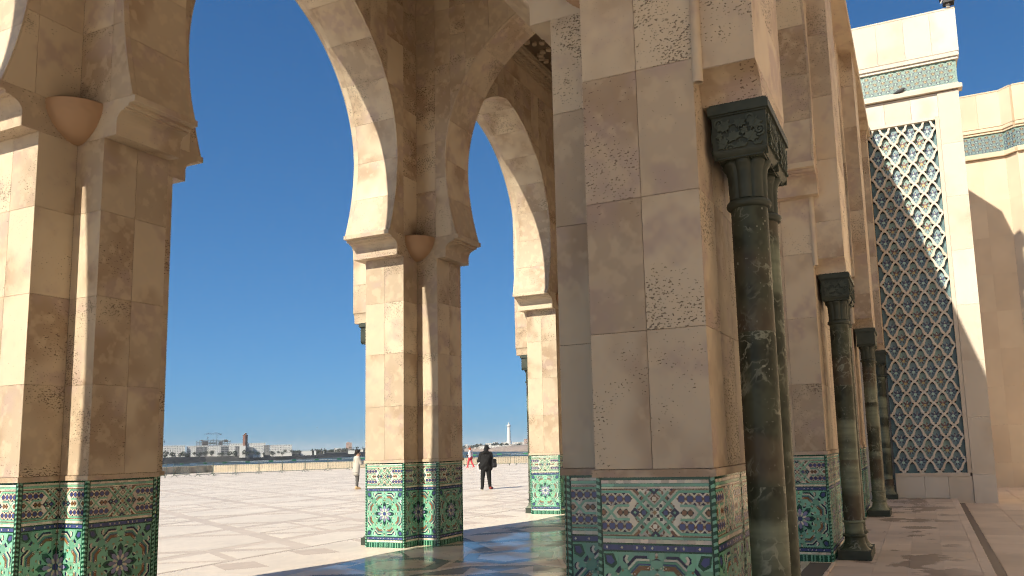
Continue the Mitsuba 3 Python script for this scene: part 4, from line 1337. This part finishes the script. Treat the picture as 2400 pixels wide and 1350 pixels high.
attach('backpack', 'small black bag hanging at the right side of the man in black', 'bag', man_x, man_y, az + .12,
       {'pouch': ([m3.Manifold.hull(sph((.27, -.12, 1.16), .05) + sph((.36, -.10, 1.16), .05) + sph((.27, -.12, .92), .06) + sph((.37, -.10, .92), .06))], 'black_cloth', .03),
        'pocket': ([m3.Manifold.hull(sph((.30, -.18, 1.02), .035) + sph((.37, -.165, 1.02), .035) + sph((.30, -.18, .93), .035) + sph((.37, -.165, .93), .035))], 'navy_trim', .02),
        'strap': (chain(((.28, -.06, 1.18), .018), ((.20, -.06, 1.45), .018), ((.02, -.105, 1.42), .016), ((-.10, -.11, 1.28), .016)), 'navy_trim', .02)})
attach('strap_loop', 'cream coloured loop of strap hanging at the left hip of the man in black', 'strap', man_x, man_y, az + .12,
       {'loop': ([q for a, b in zip(np.linspace(0, 2 * math.pi, 15)[:-1], np.linspace(0, 2 * math.pi, 15)[1:]) for q in chain(((-.27 + .07 * math.sin(a), -.04, .90 + .17 * math.cos(a)), .018), ((-.27 + .07 * math.sin(b), -.04, .90 + .17 * math.cos(b)), .018))], 'white_cloth', .03)})

# woman in the grey cardigan, side on, with a camera at her chest
j = skel(hip=.90, sh=1.37, head=1.545, lf=(-.075, .02, .07), rf=(.075, -.02, .07), le=(-.20, .12, 1.12), re=(.20, .12, 1.12), lw=(-.06, .27, 1.16), rw=(.06, .27, 1.13), hd=(0, .05))
fc = (.52, .85)
H_ = hand(j['lw'], (.6, .5, .1), (0, -.2, 1), 1.0) + hand(j['rw'], (-.6, .5, .1), (0, -.2, 1), 1.0)
cd = []
for s in 'lr':
    cd += chain((j[s + 's'], .082), (j[s + 'e'], .075), (j[s + 'w'], .048))
cd += [m3.Manifold.hull(sph((-.12, -.01, 1.36), .085) + sph((.12, -.01, 1.36), .085) + sph((-.13, .0, .98), .115) + sph((.13, 0, .98), .115)), m3.Manifold.hull(sph((-.12, -.01, 1.0), .115) + sph((.12, -.01, 1.0), .115) + sph((-.11, -.03, .70), .12) + sph((.11, -.03, .70), .12))]
lg = []
for s in 'lr':
    lg += chain((j[s + 'h'], .095), (j[s + 'k'], .064), (j[s + 'a'], .046))
lg += chain((j['hip'], .12), ((0, 0, .84), .11))
hd_ = np.array(j['head'])
hr = [sph(hd_ + [0, -.035, .075], .105)]
hr += [sph(hd_ + [.085 * math.cos(a), -.035 + .075 * math.sin(a), .06 + .05 * math.sin(2.3 * a + 1)], .052) for a in np.linspace(math.pi * .98, math.pi * 2.02, 9)] + [sph(hd_ + [.07 * math.cos(a), -.02 + .07 * math.sin(a), .13], .05) for a in np.linspace(0, 2 * math.pi, 8)[:-1]]
bt = []
for s in 'lr':
    a = np.array(j[s + 'a'])
    bt += [m3.Manifold.hull(sph(a + [0, -.04, -.015], .05) + sph(a + [0, .15, -.03], .04) + sph(a + [0, -.01, .05], .048))]
lx, ly = -20.47, 26.21
azl = math.atan2(ly, lx) - math.pi / 2 - 1.25
wk = person('person', 'person in long pale grey cardigan and dark leggings standing left of the middle pier', lx, ly, azl,
       {'body': (nude(j, H_, fc), 'skin', .02), 'eyes': (features(j, fc), 'hair_dark', 0), 'cardigan': (cd, 'knit_grey', .03), 'cardigan_hem': ([m3.Manifold.hull(sph((-.112, -.03, .715), .124) + sph((.112, -.03, .715), .124)) ^ m3.Manifold.cube([1, 1, .028], True).translate([0, 0, .745])], 'navy_trim', .03),
        'collar': (chain(((-.06, .06, 1.40), .04), ((.0, .085, 1.36), .04), ((.06, .06, 1.40), .04)), 'white_cloth', .02), 'leggings': (lg, 'leggings', .03), 'hair': (hr, 'hair_dark', .025), 'boots': (bt, 'tan_suede', .02)})
labels[wk + '__eyes'] = {'kind': 'stuff'}; labels[wk + '__boots'] = {'kind': 'stuff'}
attach('camera_body', 'black camera held at the chest of the woman in grey', 'camera', lx, ly, azl,
       {'case': ([m3.Manifold.cube([.15, .075, .10], True).translate([0, .345, 1.17])], 'black_metal', .03), 'lens': ([m3.Manifold.cylinder(.10, .04, .042, 16).rotate([-90, 0, 0]).translate([0, .37, 1.17])], 'black_metal', 0)})

# woman walking left in red trousers
j = skel(hip=.92, sh=1.38, head=1.55, lf=(-.07, .24, .07), rf=(.07, -.26, .09), lk=(-.08, .17, .50), rk=(.08, -.06, .48), le=(-.23, .05, 1.12), re=(.23, -.08, 1.12), lw=(-.20, .22, 1.02), rw=(.22, -.10, .88), hd=(0, .05))
fc = (0, 1)
H_ = hand(j['lw'], (.2, .6, -.5), (1, 0, .2), .7) + hand(j['rw'], (0, .1, -1), (0, 1, 0), .6)
tp = []
for s in 'lr':
    tp += chain((j[s + 's'], .08), (j[s + 'e'], .065), (tuple(np.array(j[s + 'w']) * .4 + np.array(j[s + 'e']) * .6), .05))
tp += [m3.Manifold.hull(sph((-.13, 0, 1.36), .08) + sph((.13, 0, 1.36), .08) + sph((-.13, 0, .94), .115) + sph((.13, 0, .94), .115) + sph((0, .08, 1.15), .11))]
lg = []
for s in 'lr':
    lg += chain((j[s + 'h'], .11), (j[s + 'k'], .078), (j[s + 'a'], .055))
lg += chain((j['hip'], .14), ((0, 0, .86), .13))
cp = [m3.Manifold.hull(sph(np.array(j['head']) + [0, -.01, .07], .098) + sph(np.array(j['head']) + [0, -.03, .01], .09))] + chain((np.array(j['head']) + [0, .07, .055], .03), (np.array(j['head']) + [0, .16, .04], .02))
so = []
for s in 'lr':
    a = np.array(j[s + 'a']); so += chain((a + [0, -.05, -.02], .045), (a + [0, .13, -.03], .037))
px_, py_ = -31.65, 54.2
azp = math.atan2(py_, px_) - math.pi / 2 + 1.15
wk = person('person', 'person in white top, red cap and red trousers walking left near the barriers', px_, py_, azp,
       {'body': (nude(j, H_, fc), 'skin', .025), 'top': (tp, 'white_cloth', .035), 'trousers': (lg, 'red_cloth', .035), 'cap': (cp, 'cap_red', .03), 'shoes': (so, 'pink_shoe', .03)})
labels[wk + '__shoes'] = {'kind': 'stuff'}
attach('shoulder_bag', 'small dark bag at the side of the woman in red trousers', 'bag', px_, py_, azp,
       {'pouch': ([m3.Manifold.hull(sph((-.22, .14, 1.10), .04) + sph((-.22, .24, 1.10), .04) + sph((-.22, .14, 1.0), .05) + sph((-.22, .24, 1.0), .05))], 'black_cloth', .03), 'strap': (chain(((-.21, .17, 1.12), .012), ((-.12, .09, 1.44), .012)), 'black_cloth', .03)})

# ------------------------------------------------------------------ birds
def bird(label, pos, s, yaw, mat='gull'):
    key = say(uniq('bird'), label, 'bird')
    c, sn = math.cos(yaw), math.sin(yaw)
    R = lambda v: np.stack([pos[0] + s * (c * v[:, 0] - sn * v[:, 1]), pos[1] + s * (sn * v[:, 0] + c * v[:, 1]), pos[2] + s * v[:, 2]], 1)
    t = body(chain(((0, -.20, 0), .012), ((0, -.08, 0), .05), ((0, .10, .01), .055), ((0, .19, .03), .035), ((0, .25, .025), .01)), .03, 4)
    put(key + '__body', (R(np.asarray(t.vertices)), t.faces), mat, smooth=True, k=1.0)
    for sg in (-1, 1):
        v = np.array([[.03 * sg, .08, .03], [.03 * sg, -.06, .03], [.30 * sg, .12, .14], [.30 * sg, -.02, .13], [.62 * sg, -.02, .08], [.60 * sg, -.08, .075], [.03 * sg, .01, .045], [.30 * sg, .05, .15]])
        f = np.array([[0, 2, 6], [2, 7, 6], [6, 7, 1], [7, 3, 1], [2, 4, 7], [7, 4, 5], [7, 5, 3], [0, 1, 3], [0, 3, 2], [2, 3, 5], [2, 5, 4]])
        put(key + '__wing', (R(v), f), mat, k=1.0)
bird('dark gull gliding in the open sky left of the middle pier', (-42.6, 55.2, 17.4), 1.0, 1.0)
bird('tiny pale gull far out over the water towards the palms', (-180.0, 210.0, 9.5), 1.2, 2.0, 'white_paint')
pg = say(uniq('pigeon'), 'dark pigeon perched on the ledge under the tile frieze', 'bird')
t = body(chain(((-.13, 0, .04), .012), ((-.06, 0, .055), .035), ((.03, 0, .075), .05), ((.085, 0, .12), .026), ((.12, 0, .115), .008)), .02, 4)
put(pg + '__body', (np.asarray(t.vertices) * 1.2 + np.array([.10, LY - .05, 10.135]) * K, t.faces), 'gull', smooth=True, k=1.0)
put(pg + '__leg', move(cat([bx(.01, .02, -.02, -.01, 0, .05), bx(.01, .02, .01, .02, 0, .05)]), np.array([.10, LY - .05, 10.131]) * K), 'gull', k=1.0)

# ------------------------------------------------------------------ far shore (metres)
say('far_shore', kind='structure')
shl_ = [(-560, 250), (-640, 440), (-702, 586), (-714, 655), (-690, 700), (-691, 773), (-701, 865), (-749, 978), (-783, 1128), (-850, 1330), (-905, 1520), (-800, 1400), (-689, 1265), (-541, 1092), (-457, 1008), (-330, 950)]
prof_l = [(0, -6.4), (2, -5.8), (9, -.3), (60, .3), (300, 3.0), (1500, 6)]
prof_r = [(0, -6.4), (12, -5.0), (60, -1.5), (160, .2), (420, 5.5), (1500, 11)]
# resample by bearing
pts = np.array(shl_, float)
seglen = np.r_[0, np.cumsum(np.hypot(*np.diff(pts, axis=0).T))]
ss = np.linspace(0, seglen[-1], 150)
px = np.interp(ss, seglen, pts[:, 0]); pyy = np.interp(ss, seglen, pts[:, 1])
gr = np.random.default_rng(3)
V_, UVs = [], []
for i in range(len(ss)):
    right = 1 if ss[i] > seglen[10] else 0
    prof = prof_r if right else prof_l
    d = np.array([px[i], pyy[i]]); r0 = np.hypot(*d); d /= r0
    for k, (dr_, z) in enumerate(prof):
        jit = gr.normal(0, 1.0) * (1.5 if 0 < k < 3 else .4) * (1 if right else .35)
        V_.append([*(d * (r0 + dr_ + jit)), z + (gr.normal(0, .35) if 0 < k < 4 else 0) * (1 if right else .3)])
        UVs.append([0.0 if not right else (1.0 if 1 <= k <= 3 else .55), 0])
m_ = len(prof_l); nI = len(ss)
Fs = []
for i in range(nI - 1):
    for k in range(m_ - 1):
        a = i * m_ + k
        Fs += [[a, a + 1, a + m_ + 1], [a, a + m_ + 1, a + m_]]
put('far_shore', (np.array(V_), np.array(Fs)), 'shore_rock', uv=np.array(UVs), k=1.0, exact=True)


def block(key, label, cat_, q, depth=14.0, mat='white_paint', floors=0, bays=0, win=.42, parapet=True):
    """q: front corners x0,y0,x1,y1 (left, right as seen), base z, top z"""
    x0, y0, x1, y1, zb, zt = q
    key = say(uniq(key), label, cat_)
    d = np.array([x1 - x0, y1 - y0]); Ln = np.hypot(*d); d /= Ln
    U = np.array([d[0], d[1], 0]); O = np.array([x0, y0, 0.0]); zb = min(zb, zb) - 3.0
    # U x Z points to the viewer
    put(key + '__wall', ext(sbox(0, zb, Ln, zt), -depth, 0, O, U, ZA), mat, k=1.0)
    if parapet:
        put(key + '__roof', ext(sbox(-.15, zt, Ln + .15, zt + .3), -depth - .15, .15, O, U, ZA), mat, k=1.0)
    if floors:
        ms = []
        H = zt - (zb + 3.0)
        fh_, bw = H / floors, Ln / bays
        for i in range(bays):
            for f_ in range(floors):
                u, z = (i + .5) * bw, zb + 3.0 + (f_ + .55) * fh_
                ms.append(ext(sbox(u - bw * win / 2, z - fh_ * .24, u + bw * win / 2, z + fh_ * .24), -.3, .06, O, U, ZA))
        say(put(key + '__windows', cat(ms), 'window_dark', k=1.0), kind='stuff')
    return key


AP = 'apartment_block'
block(AP, 'long white apartment block at the far left of the far shore', 'building', (-759.2, 635.4, -744.0, 653.1, 3.1, 12.5), floors=5, bays=14)
block(AP, 'white apartment block with projecting white wing second from left', 'building', (-750.4, 661.0, -736.0, 677.0, 2.4, 11.8), floors=4, bays=12)
block('apartment_wing', 'bare white gable wing in front of the second apartment block', 'building', (-736.3, 654.3, -733.1, 657.8, 1.8, 10.1), depth=6, floors=4, bays=2, win=.2)
block('apartment_wing', 'dark shaded balcony wing left of centre of the far housing', 'building', (-732.8, 658.2, -725.0, 666.8, 1.6, 10.3), depth=6, mat='shade_paint', floors=4, bays=3, win=.8)
block(AP, 'pale grey apartment block below the construction site', 'building', (-736.0, 676.9, -720.4, 693.5, 2.2, 11.5), mat='white_paint', floors=5, bays=12)
block('apartment_wing', 'white wing with a few windows below the crane', 'building', (-720.0, 672.2, -716.0, 676.4, 2.5, 9.8), depth=6, floors=4, bays=3, win=.3)
block('apartment_wing', 'dark balcony wing right of the white wing below the crane', 'building', (-715.7, 676.7, -709.9, 682.8, 1.8, 10.2), depth=6, mat='shade_paint', floors=4, bays=2, win=.85)
block(AP, 'long bright white block on the rise behind the brick tower', 'building', (-749.4, 721.1, -720.8, 749.7, 9.6, 13.9), floors=2, bays=22, win=.3)
block(AP, 'narrow white apartment block left of the brick tower', 'building', (-709.6, 683.1, -705.6, 687.3, 2.0, 11.4), depth=8, floors=5, bays=4)
block('apartment_wing', 'grey recessed stair block left below the brick tower', 'building', (-719.6, 701.5, -716.4, 704.8, 1.9, 10.5), depth=8, mat='shade_paint', floors=4, bays=2)
block('apartment_wing', 'blank white gable wall below the brick tower', 'building', (-698.6, 687.3, -694.2, 691.7, .6, 10.4), depth=8)
block('apartment_wing', 'dark balcony stack to the right of the blank white gable', 'building', (-697.6, 695.4, -692.3, 700.6, .6, 8.9), depth=6, mat='shade_paint', floors=4, bays=1, win=.9)
block(AP, 'white apartment block with regular windows right of the brick tower', 'building', (-695.7, 704.4, -687.7, 712.2, .4, 10.3), depth=8, floors=5, bays=7)
block('apartment_wing', 'low grey link between the two right white blocks', 'building', (-715.2, 741.2, -710.3, 745.9, 2.0, 11.0), depth=8, mat='shade_paint', floors=4, bays=4)
block(AP, 'rightmost long white apartment block of the left housing group', 'building', (-696.2, 731.7, -678.5, 748.2, .8, 10.8), floors=5, bays=14)
# construction site
key = say(uniq('construction_site'), 'unfinished grey concrete frame building with open floors behind the housing', 'building')
x0, y0, x1, y1, zb, zt = (-810.9, 728.4, -784.4, 756.8, 12.0, 19.3)
d = np.array([x1 - x0, y1 - y0]); Ln = np.hypot(*d); d /= Ln; U = np.array([d[0], d[1], 0]); O = np.array([x0, y0, 0.])
for z in (13.0, 15.0, 17.0, 18.9):
    put(key + '__floor_slab', ext(sbox(0 if z < 18 else 3, z, Ln if z < 18 else Ln - 2, z + .45), -12, 0, O, U, ZA), 'raw_concrete', k=1.0)
for u in np.linspace(.5, Ln - .5, 13):
    put(key + '__pillar', ext(sbox(u - .3, 8, u + .3, 19.0), -1.0, -.2, O, U, ZA), 'raw_concrete', k=1.0)
for u0, u1, z0, z1 in ((6, 13, 13, 18.5), (14, 22, 15.3, 16.3), (25, 30, 13, 18), (31, 36, 17, 18.8)):
    put(key + '__wall', ext(sbox(u0, z0, u1, z1), -2.2, -1.2, O, U, ZA), 'raw_concrete', k=1.0)
for u0, u1 in ((5, 8), (17, 20), (32, 34.5)):
    put(key + '__roof_hut', ext(sbox(u0, 19.0, u1, 20.1), -5, -1.5, O, U, ZA), 'raw_concrete', k=1.0)
key = say(uniq('tower_crane'), 'thin tower crane with long level jib above the construction site', 'crane')
put(key + '__mast', tube([(-799, 749, 8), (-799, 749, 27.6)], .28, 4), 'crane_steel', k=1.0)
put(key + '__jib', cat([tube([(-809.0, 737.9, 27.3), (-796.1, 751.8, 27.1)], .24, 4), tube([(-809.0, 737.9, 27.3), (-799, 748.8, 28.6), (-796.1, 751.8, 27.1)], .08, 4)]), 'crane_steel', k=1.0)
put(key + '__counterweight', move(bx(-.8, .8, -.8, .8, -1.0, .3), (-796.1, 751.8, 27.0)), 'crane_steel', k=1.0)
for lb, x, y, z0, z1 in (('short lattice mast left of the tower crane', -802.3, 737.9, 12, 24.6), ('slim radio mast at the far left above the housing', -765.2, 643.9, 6, 19.4)):
    key = say(uniq('mast'), lb, 'mast')
    put(key + '__pole', tube([(x, y, z0), (x, y, z1)], .14, 5), 'crane_steel', k=1.0)
    put(key + '__antenna', move(bx(-.4, .4, -.4, .4, 0, 1.6), (x, y, z1 - 3.0)), 'crane_steel', k=1.0)
key = say(uniq('brick_tower'), 'tall square reddish brown minaret tower rising above white apartment blocks', 'tower')
x, y = -737.0, 733.7
put(key + '__shaft', move(bx(-1.95, 1.95, -1.95, 1.95, 4, 23.2), (x, y, 0)), 'brick_red', k=1.0)
put(key + '__parapet', move(bx(-2.1, 2.1, -2.1, 2.1, 23.2, 24.0), (x, y, 0)), 'brick_red', k=1.0)
put(key + '__lantern', move(bx(-.2, 1.2, -.6, .8, 24.0, 26.3), (x, y, 0)), 'brick_red', k=1.0)
put(key + '__merlon', move(bx(-1.9, -1.2, -.6, .8, 24.0, 25.2), (x, y, 0)), 'brick_red', k=1.0)
key = block('tower_block', 'pinkish square tower block above the palms left of the middle pier', 'building', (-938.0, 1170.6, -930.2, 1176.8, 7.9, 16.1), depth=8, mat='pink_wall', floors=4, bays=3, win=.3)
put(key + '__lift_house', move(bx(-1.6, 1.6, -1.6, 1.6, 16.3, 17.6), (-937, 1176, 0)), 'pink_wall', k=1.0)
hs = [('long low white seafront building left of the lighthouse, behind the man', (-816.0, 1434.1, -784.7, 1451.5, -1.0, 4.4), 2, 14), ('white seafront house at the right end of the long low building', (-799.7, 1477.5, -790.4, 1482.4, .5, 5.6), 2, 3),
      ('cream keeper house at the left foot of the lighthouse', (-828.8, 1552.6, -819.1, 1557.8, 4.8, 11.0), 2, 4), ('small cream annex in front of the lighthouse base', (-822.2, 1561.8, -814.9, 1565.6, 6.3, 11.2), 1, 3),
      ('white terraced house below the lighthouse, left one', (-770.9, 1447.5, -761.8, 1452.3, -.2, 4.4), 2, 4), ('white terraced house below the lighthouse, right one', (-760.3, 1453.1, -754.3, 1456.3, -.9, 4.9), 2, 3),
      ('bright white house on the ridge left of the lighthouse', (-888.9, 1622.4, -879.6, 1627.5, 6.4, 12.0), 2, 3), ('white house lower on the ridge, second left of lighthouse', (-904.0, 1614.1, -890.6, 1621.5, 5.9, 10.5), 1, 4),
      ('tiny white house above the woman in red trousers', (-902.3, 1557.5, -897.5, 1560.3, 2.8, 6.4), 1, 2), ('leftmost tiny white house of the headland', (-943.0, 1591.6, -937.2, 1595.0, 5.2, 8.9), 1, 2),
      ('tiny white house just right of the lighthouse', (-826.9, 1598.8, -823.5, 1600.6, 7.9, 11.6), 1, 1), ('long white wall of houses on the ridge right of the lighthouse', (-822.7, 1601.0, -799.3, 1612.8, 7.3, 11.2), 1, 8),
      ('white house near the shore at the right end of the headland', (-740.5, 1474.5, -731.3, 1479.1, 0.0, 5.9), 2, 3), ('small white house on the slope left of the long seafront building', (-920.7, 1604.6, -914.9, 1607.9, 4.5, 9.2), 1, 2),
      ('low white roofed shed beside the embankment, longest one', (-684.3, 769.8, -674.7, 778.3, 1.0, 2.9), 0, 0), ('short white shed right of the longest shed', (-672.8, 779.9, -671.0, 781.5, 1.0, 2.8), 0, 0),
      ('white shed among the palms', (-763.1, 926.1, -755.4, 932.4, 3.0, 5.8), 0, 0), ('low white shed below the pink tower block', (-716.9, 899.2, -709.8, 904.8, .6, 2.2), 0, 0), ('pale house beside the middle pier on the far shore', (-765.2, 988.4, -762.3, 990.7, 1.9, 3.8), 1, 2)]
for lb, q, fl_, by in hs:
    block('far_house' if fl_ else 'shed', lb, 'house' if fl_ else 'shed', q, depth=8, floors=fl_, bays=by, win=.35)
block('far_house', 'pink house on the ridge at the right end of the headland', 'house', (-804.2, 1610.3, -797.5, 1613.7, 10.0, 17.4), mat='pink_wall', floors=2, bays=2)
block('far_house', 'grey shaded warehouse front right of the lighthouse', 'warehouse', (-761.2, 1475.2, -744.2, 1483.8, -.3, 6.0), mat='shade_paint')
# lighthouse
key = say(uniq('lighthouse'), 'tall slender white lighthouse with gallery and lantern on the headland', 'lighthouse')
o = (-810.3, 1551.1, 0)
put(key + '__tower', move(lathe([(5.6, 8), (5.3, 13.5), (4.6, 14), (4.2, 15.5), (3.1, 44.6), (3.3, 45)], 20), o), 'white_paint', k=1.0, smooth=30)
put(key + '__gallery', move(lathe([(3.2, 44.2), (4.5, 45.6), (4.6, 47.6), (3.9, 47.7), (3.9, 46)], 20), o), 'white_paint', k=1.0, smooth=30)
put(key + '__turret', move(lathe([(3.6, 46.9), (2.2, 49.0), (1.5, 49.6), (1.5, 50.4)], 16), o), 'white_paint', k=1.0, smooth=30)
put(key + '__lantern', move(lathe([(1.6, 50.4), (1.7, 52.0), (1.2, 52.9), (.1, 53.4)], 14), o), 'pale_metal', k=1.0, smooth=30)
key = say(uniq('shelter'), 'small pale pole marker standing at the edge of the dark embankment', 'pole')
put(key + '__pole', tube([(-700, 830, -1), (-700, 830, 2.2)], .4, 5), 'white_paint', k=1.0)


# vegetation
def crown(n, rx, rz, size, seed, flat=0.0):
    g = np.random.default_rng(seed)
    d = g.normal(size=(n, 3)); d /= np.linalg.norm(d, axis=1, keepdims=True)
    lump = 1 + .28 * np.sin(3 * d[:, 0] + seed) * np.cos(2.5 * d[:, 1] + 2 * d[:, 2])
    p = d * (g.uniform(.35, 1, (n, 1)) ** .5) * lump[:, None] * [rx, rx, rz]
    a = g.normal(size=(n, 3)); a /= np.linalg.norm(a, axis=1, keepdims=True)
    b = np.cross(a, g.normal(size=(n, 3))); b /= np.linalg.norm(b, axis=1, keepdims=True)
    s = size * g.uniform(.6, 1.3, (n, 1))
    v = np.stack([p - a * s, p + b * s * .7, p + a * s, p - b * s * .7], 1).reshape(-1, 3)
    i = np.arange(n) * 4
    return v, np.vstack([np.stack([i, i + 1, i + 2], 1), np.stack([i, i + 2, i + 3], 1)])


def palm_crown(seed):
    g = np.random.default_rng(seed)
    V, Fa = [], []
    for k in range(26):
        az = g.uniform(0, 2 * math.pi); el = g.uniform(-.5, 1.2); L_ = g.uniform(1.5, 2.1)
        dirn = np.array([math.cos(az) * math.cos(el), math.sin(az) * math.cos(el), math.sin(el)])
        sd = np.array([-math.sin(az), math.cos(az), 0]) * .28
        mid = dirn * L_ * .55; tip = dirn * L_ + [0, 0, -.55]
        o = len(V); V += [[0, 0, 0], *(mid + sd).reshape(1, 3), *(mid - sd).reshape(1, 3), tip]
        Fa += [[o, o + 1, o + 2], [o + 1, o + 3, o + 2]]
    return np.array(V), np.array(Fa)


tree_c = [mikit.ply(crown(260, 3.2, 2.9, .55, 10 + i), 'foliage') for i in range(3)]
tree_t = mikit.ply(lathe([(.34, -6), (.24, -1), (.10, .6)], 7), 'bark')
palm_c = [mikit.ply(palm_crown(30 + i), 'foliage') for i in range(3)]
palm_t = mikit.ply(lathe([(.28, -8), (.20, -.2), (.25, .1)], 7), 'bark')


def plant(name, label, group, x, y, z, s, crowns, trunk):
    key = say(uniq(name), label, 'palm' if 'palm' in name else 'tree', group)
    yaw = float(gr.uniform(0, 360))
    M = T().translate([x, y, z]).rotate([0, 0, 1], yaw).scale([s, s, s * float(gr.uniform(.85, 1.15))])
    scene[key + '__crown'] = {**crowns[int(gr.integers(0, 3))], 'to_world': M}
    scene[key + '__trunk'] = {**trunk, 'to_world': M}


for t_ in np.linspace(0, 1, 34):
    x = np.interp(t_, [0, .35, .7, 1], [-722, -712, -684, -672]) + gr.normal(0, 1.5); y = np.interp(t_, [0, .35, .7, 1], [606, 648, 698, 752]) + gr.normal(0, 2)
    plant('tree', 'dark bushy tree in the row below the white apartment blocks', 'trees along the apartment blocks', x, y, 1.6 + float(gr.uniform(-.4, 2.4)), float(gr.uniform(.45, .95)), tree_c, tree_t)
for t_ in np.linspace(0, 1, 26):
    x = np.interp(t_, [0, .5, 1], [-690, -752, -812]) + gr.normal(0, 4); y = np.interp(t_, [0, .5, 1], [800, 930, 1062]) + gr.normal(0, 5)
    plant('palm_tree', 'palm tree in the line on the low shore left of the middle pier', 'palms along the far shore', x, y, 4.2 + 3.2 * t_ + float(gr.uniform(-.8, .8)), float(gr.uniform(.8, 1.15)), palm_c, palm_t)
for t_ in np.linspace(0, 1, 30):
    x = np.interp(t_, [0, .5, 1], [-684, -745, -830]) + gr.normal(0, 6); y = np.interp(t_, [0, .5, 1], [786, 905, 1075]) + gr.normal(0, 8)
    plant('tree', 'low dark shrub like tree on the far shore among the palms', 'low trees among the palms', x, y, .8 + 2.4 * t_ + float(gr.uniform(-.4, .8)), float(gr.uniform(.5, 1.0)), tree_c, tree_t)
for t_ in np.linspace(0, 1, 36):
    x = np.interp(t_, [0, .4, .75, 1], [-925, -862, -800, -735]) + gr.normal(0, 7); y = np.interp(t_, [0, .4, .75, 1], [1560, 1545, 1500, 1480]) + gr.normal(0, 10)
    plant('tree', 'grey green tree among the white houses of the lighthouse headland', 'trees on the headland', x, y, np.interp(t_, [0, .5, 1], [4.5, 6.5, 5.0]) + float(gr.uniform(-1.5, 2.0)), float(gr.uniform(.7, 1.3)), tree_c, tree_t)

# ------------------------------------------------------------------ air
scene['air'] = {'type': 'homogeneous', 'albedo': {'type': 'rgb', 'value': [0.94, 0.95, 0.96]}, 'sigma_t': 0.00009}
scene['haze'] = {'type': 'cube', 'to_world': T().translate([0, 0, 28]).scale([6500, 6500, 36]), 'bsdf': {'type': 'null'}, 'interior': {'type': 'ref', 'id': 'air'}}
say('haze', kind='stuff')
scene['camera']['medium'] = {'type': 'ref', 'id': 'air'}
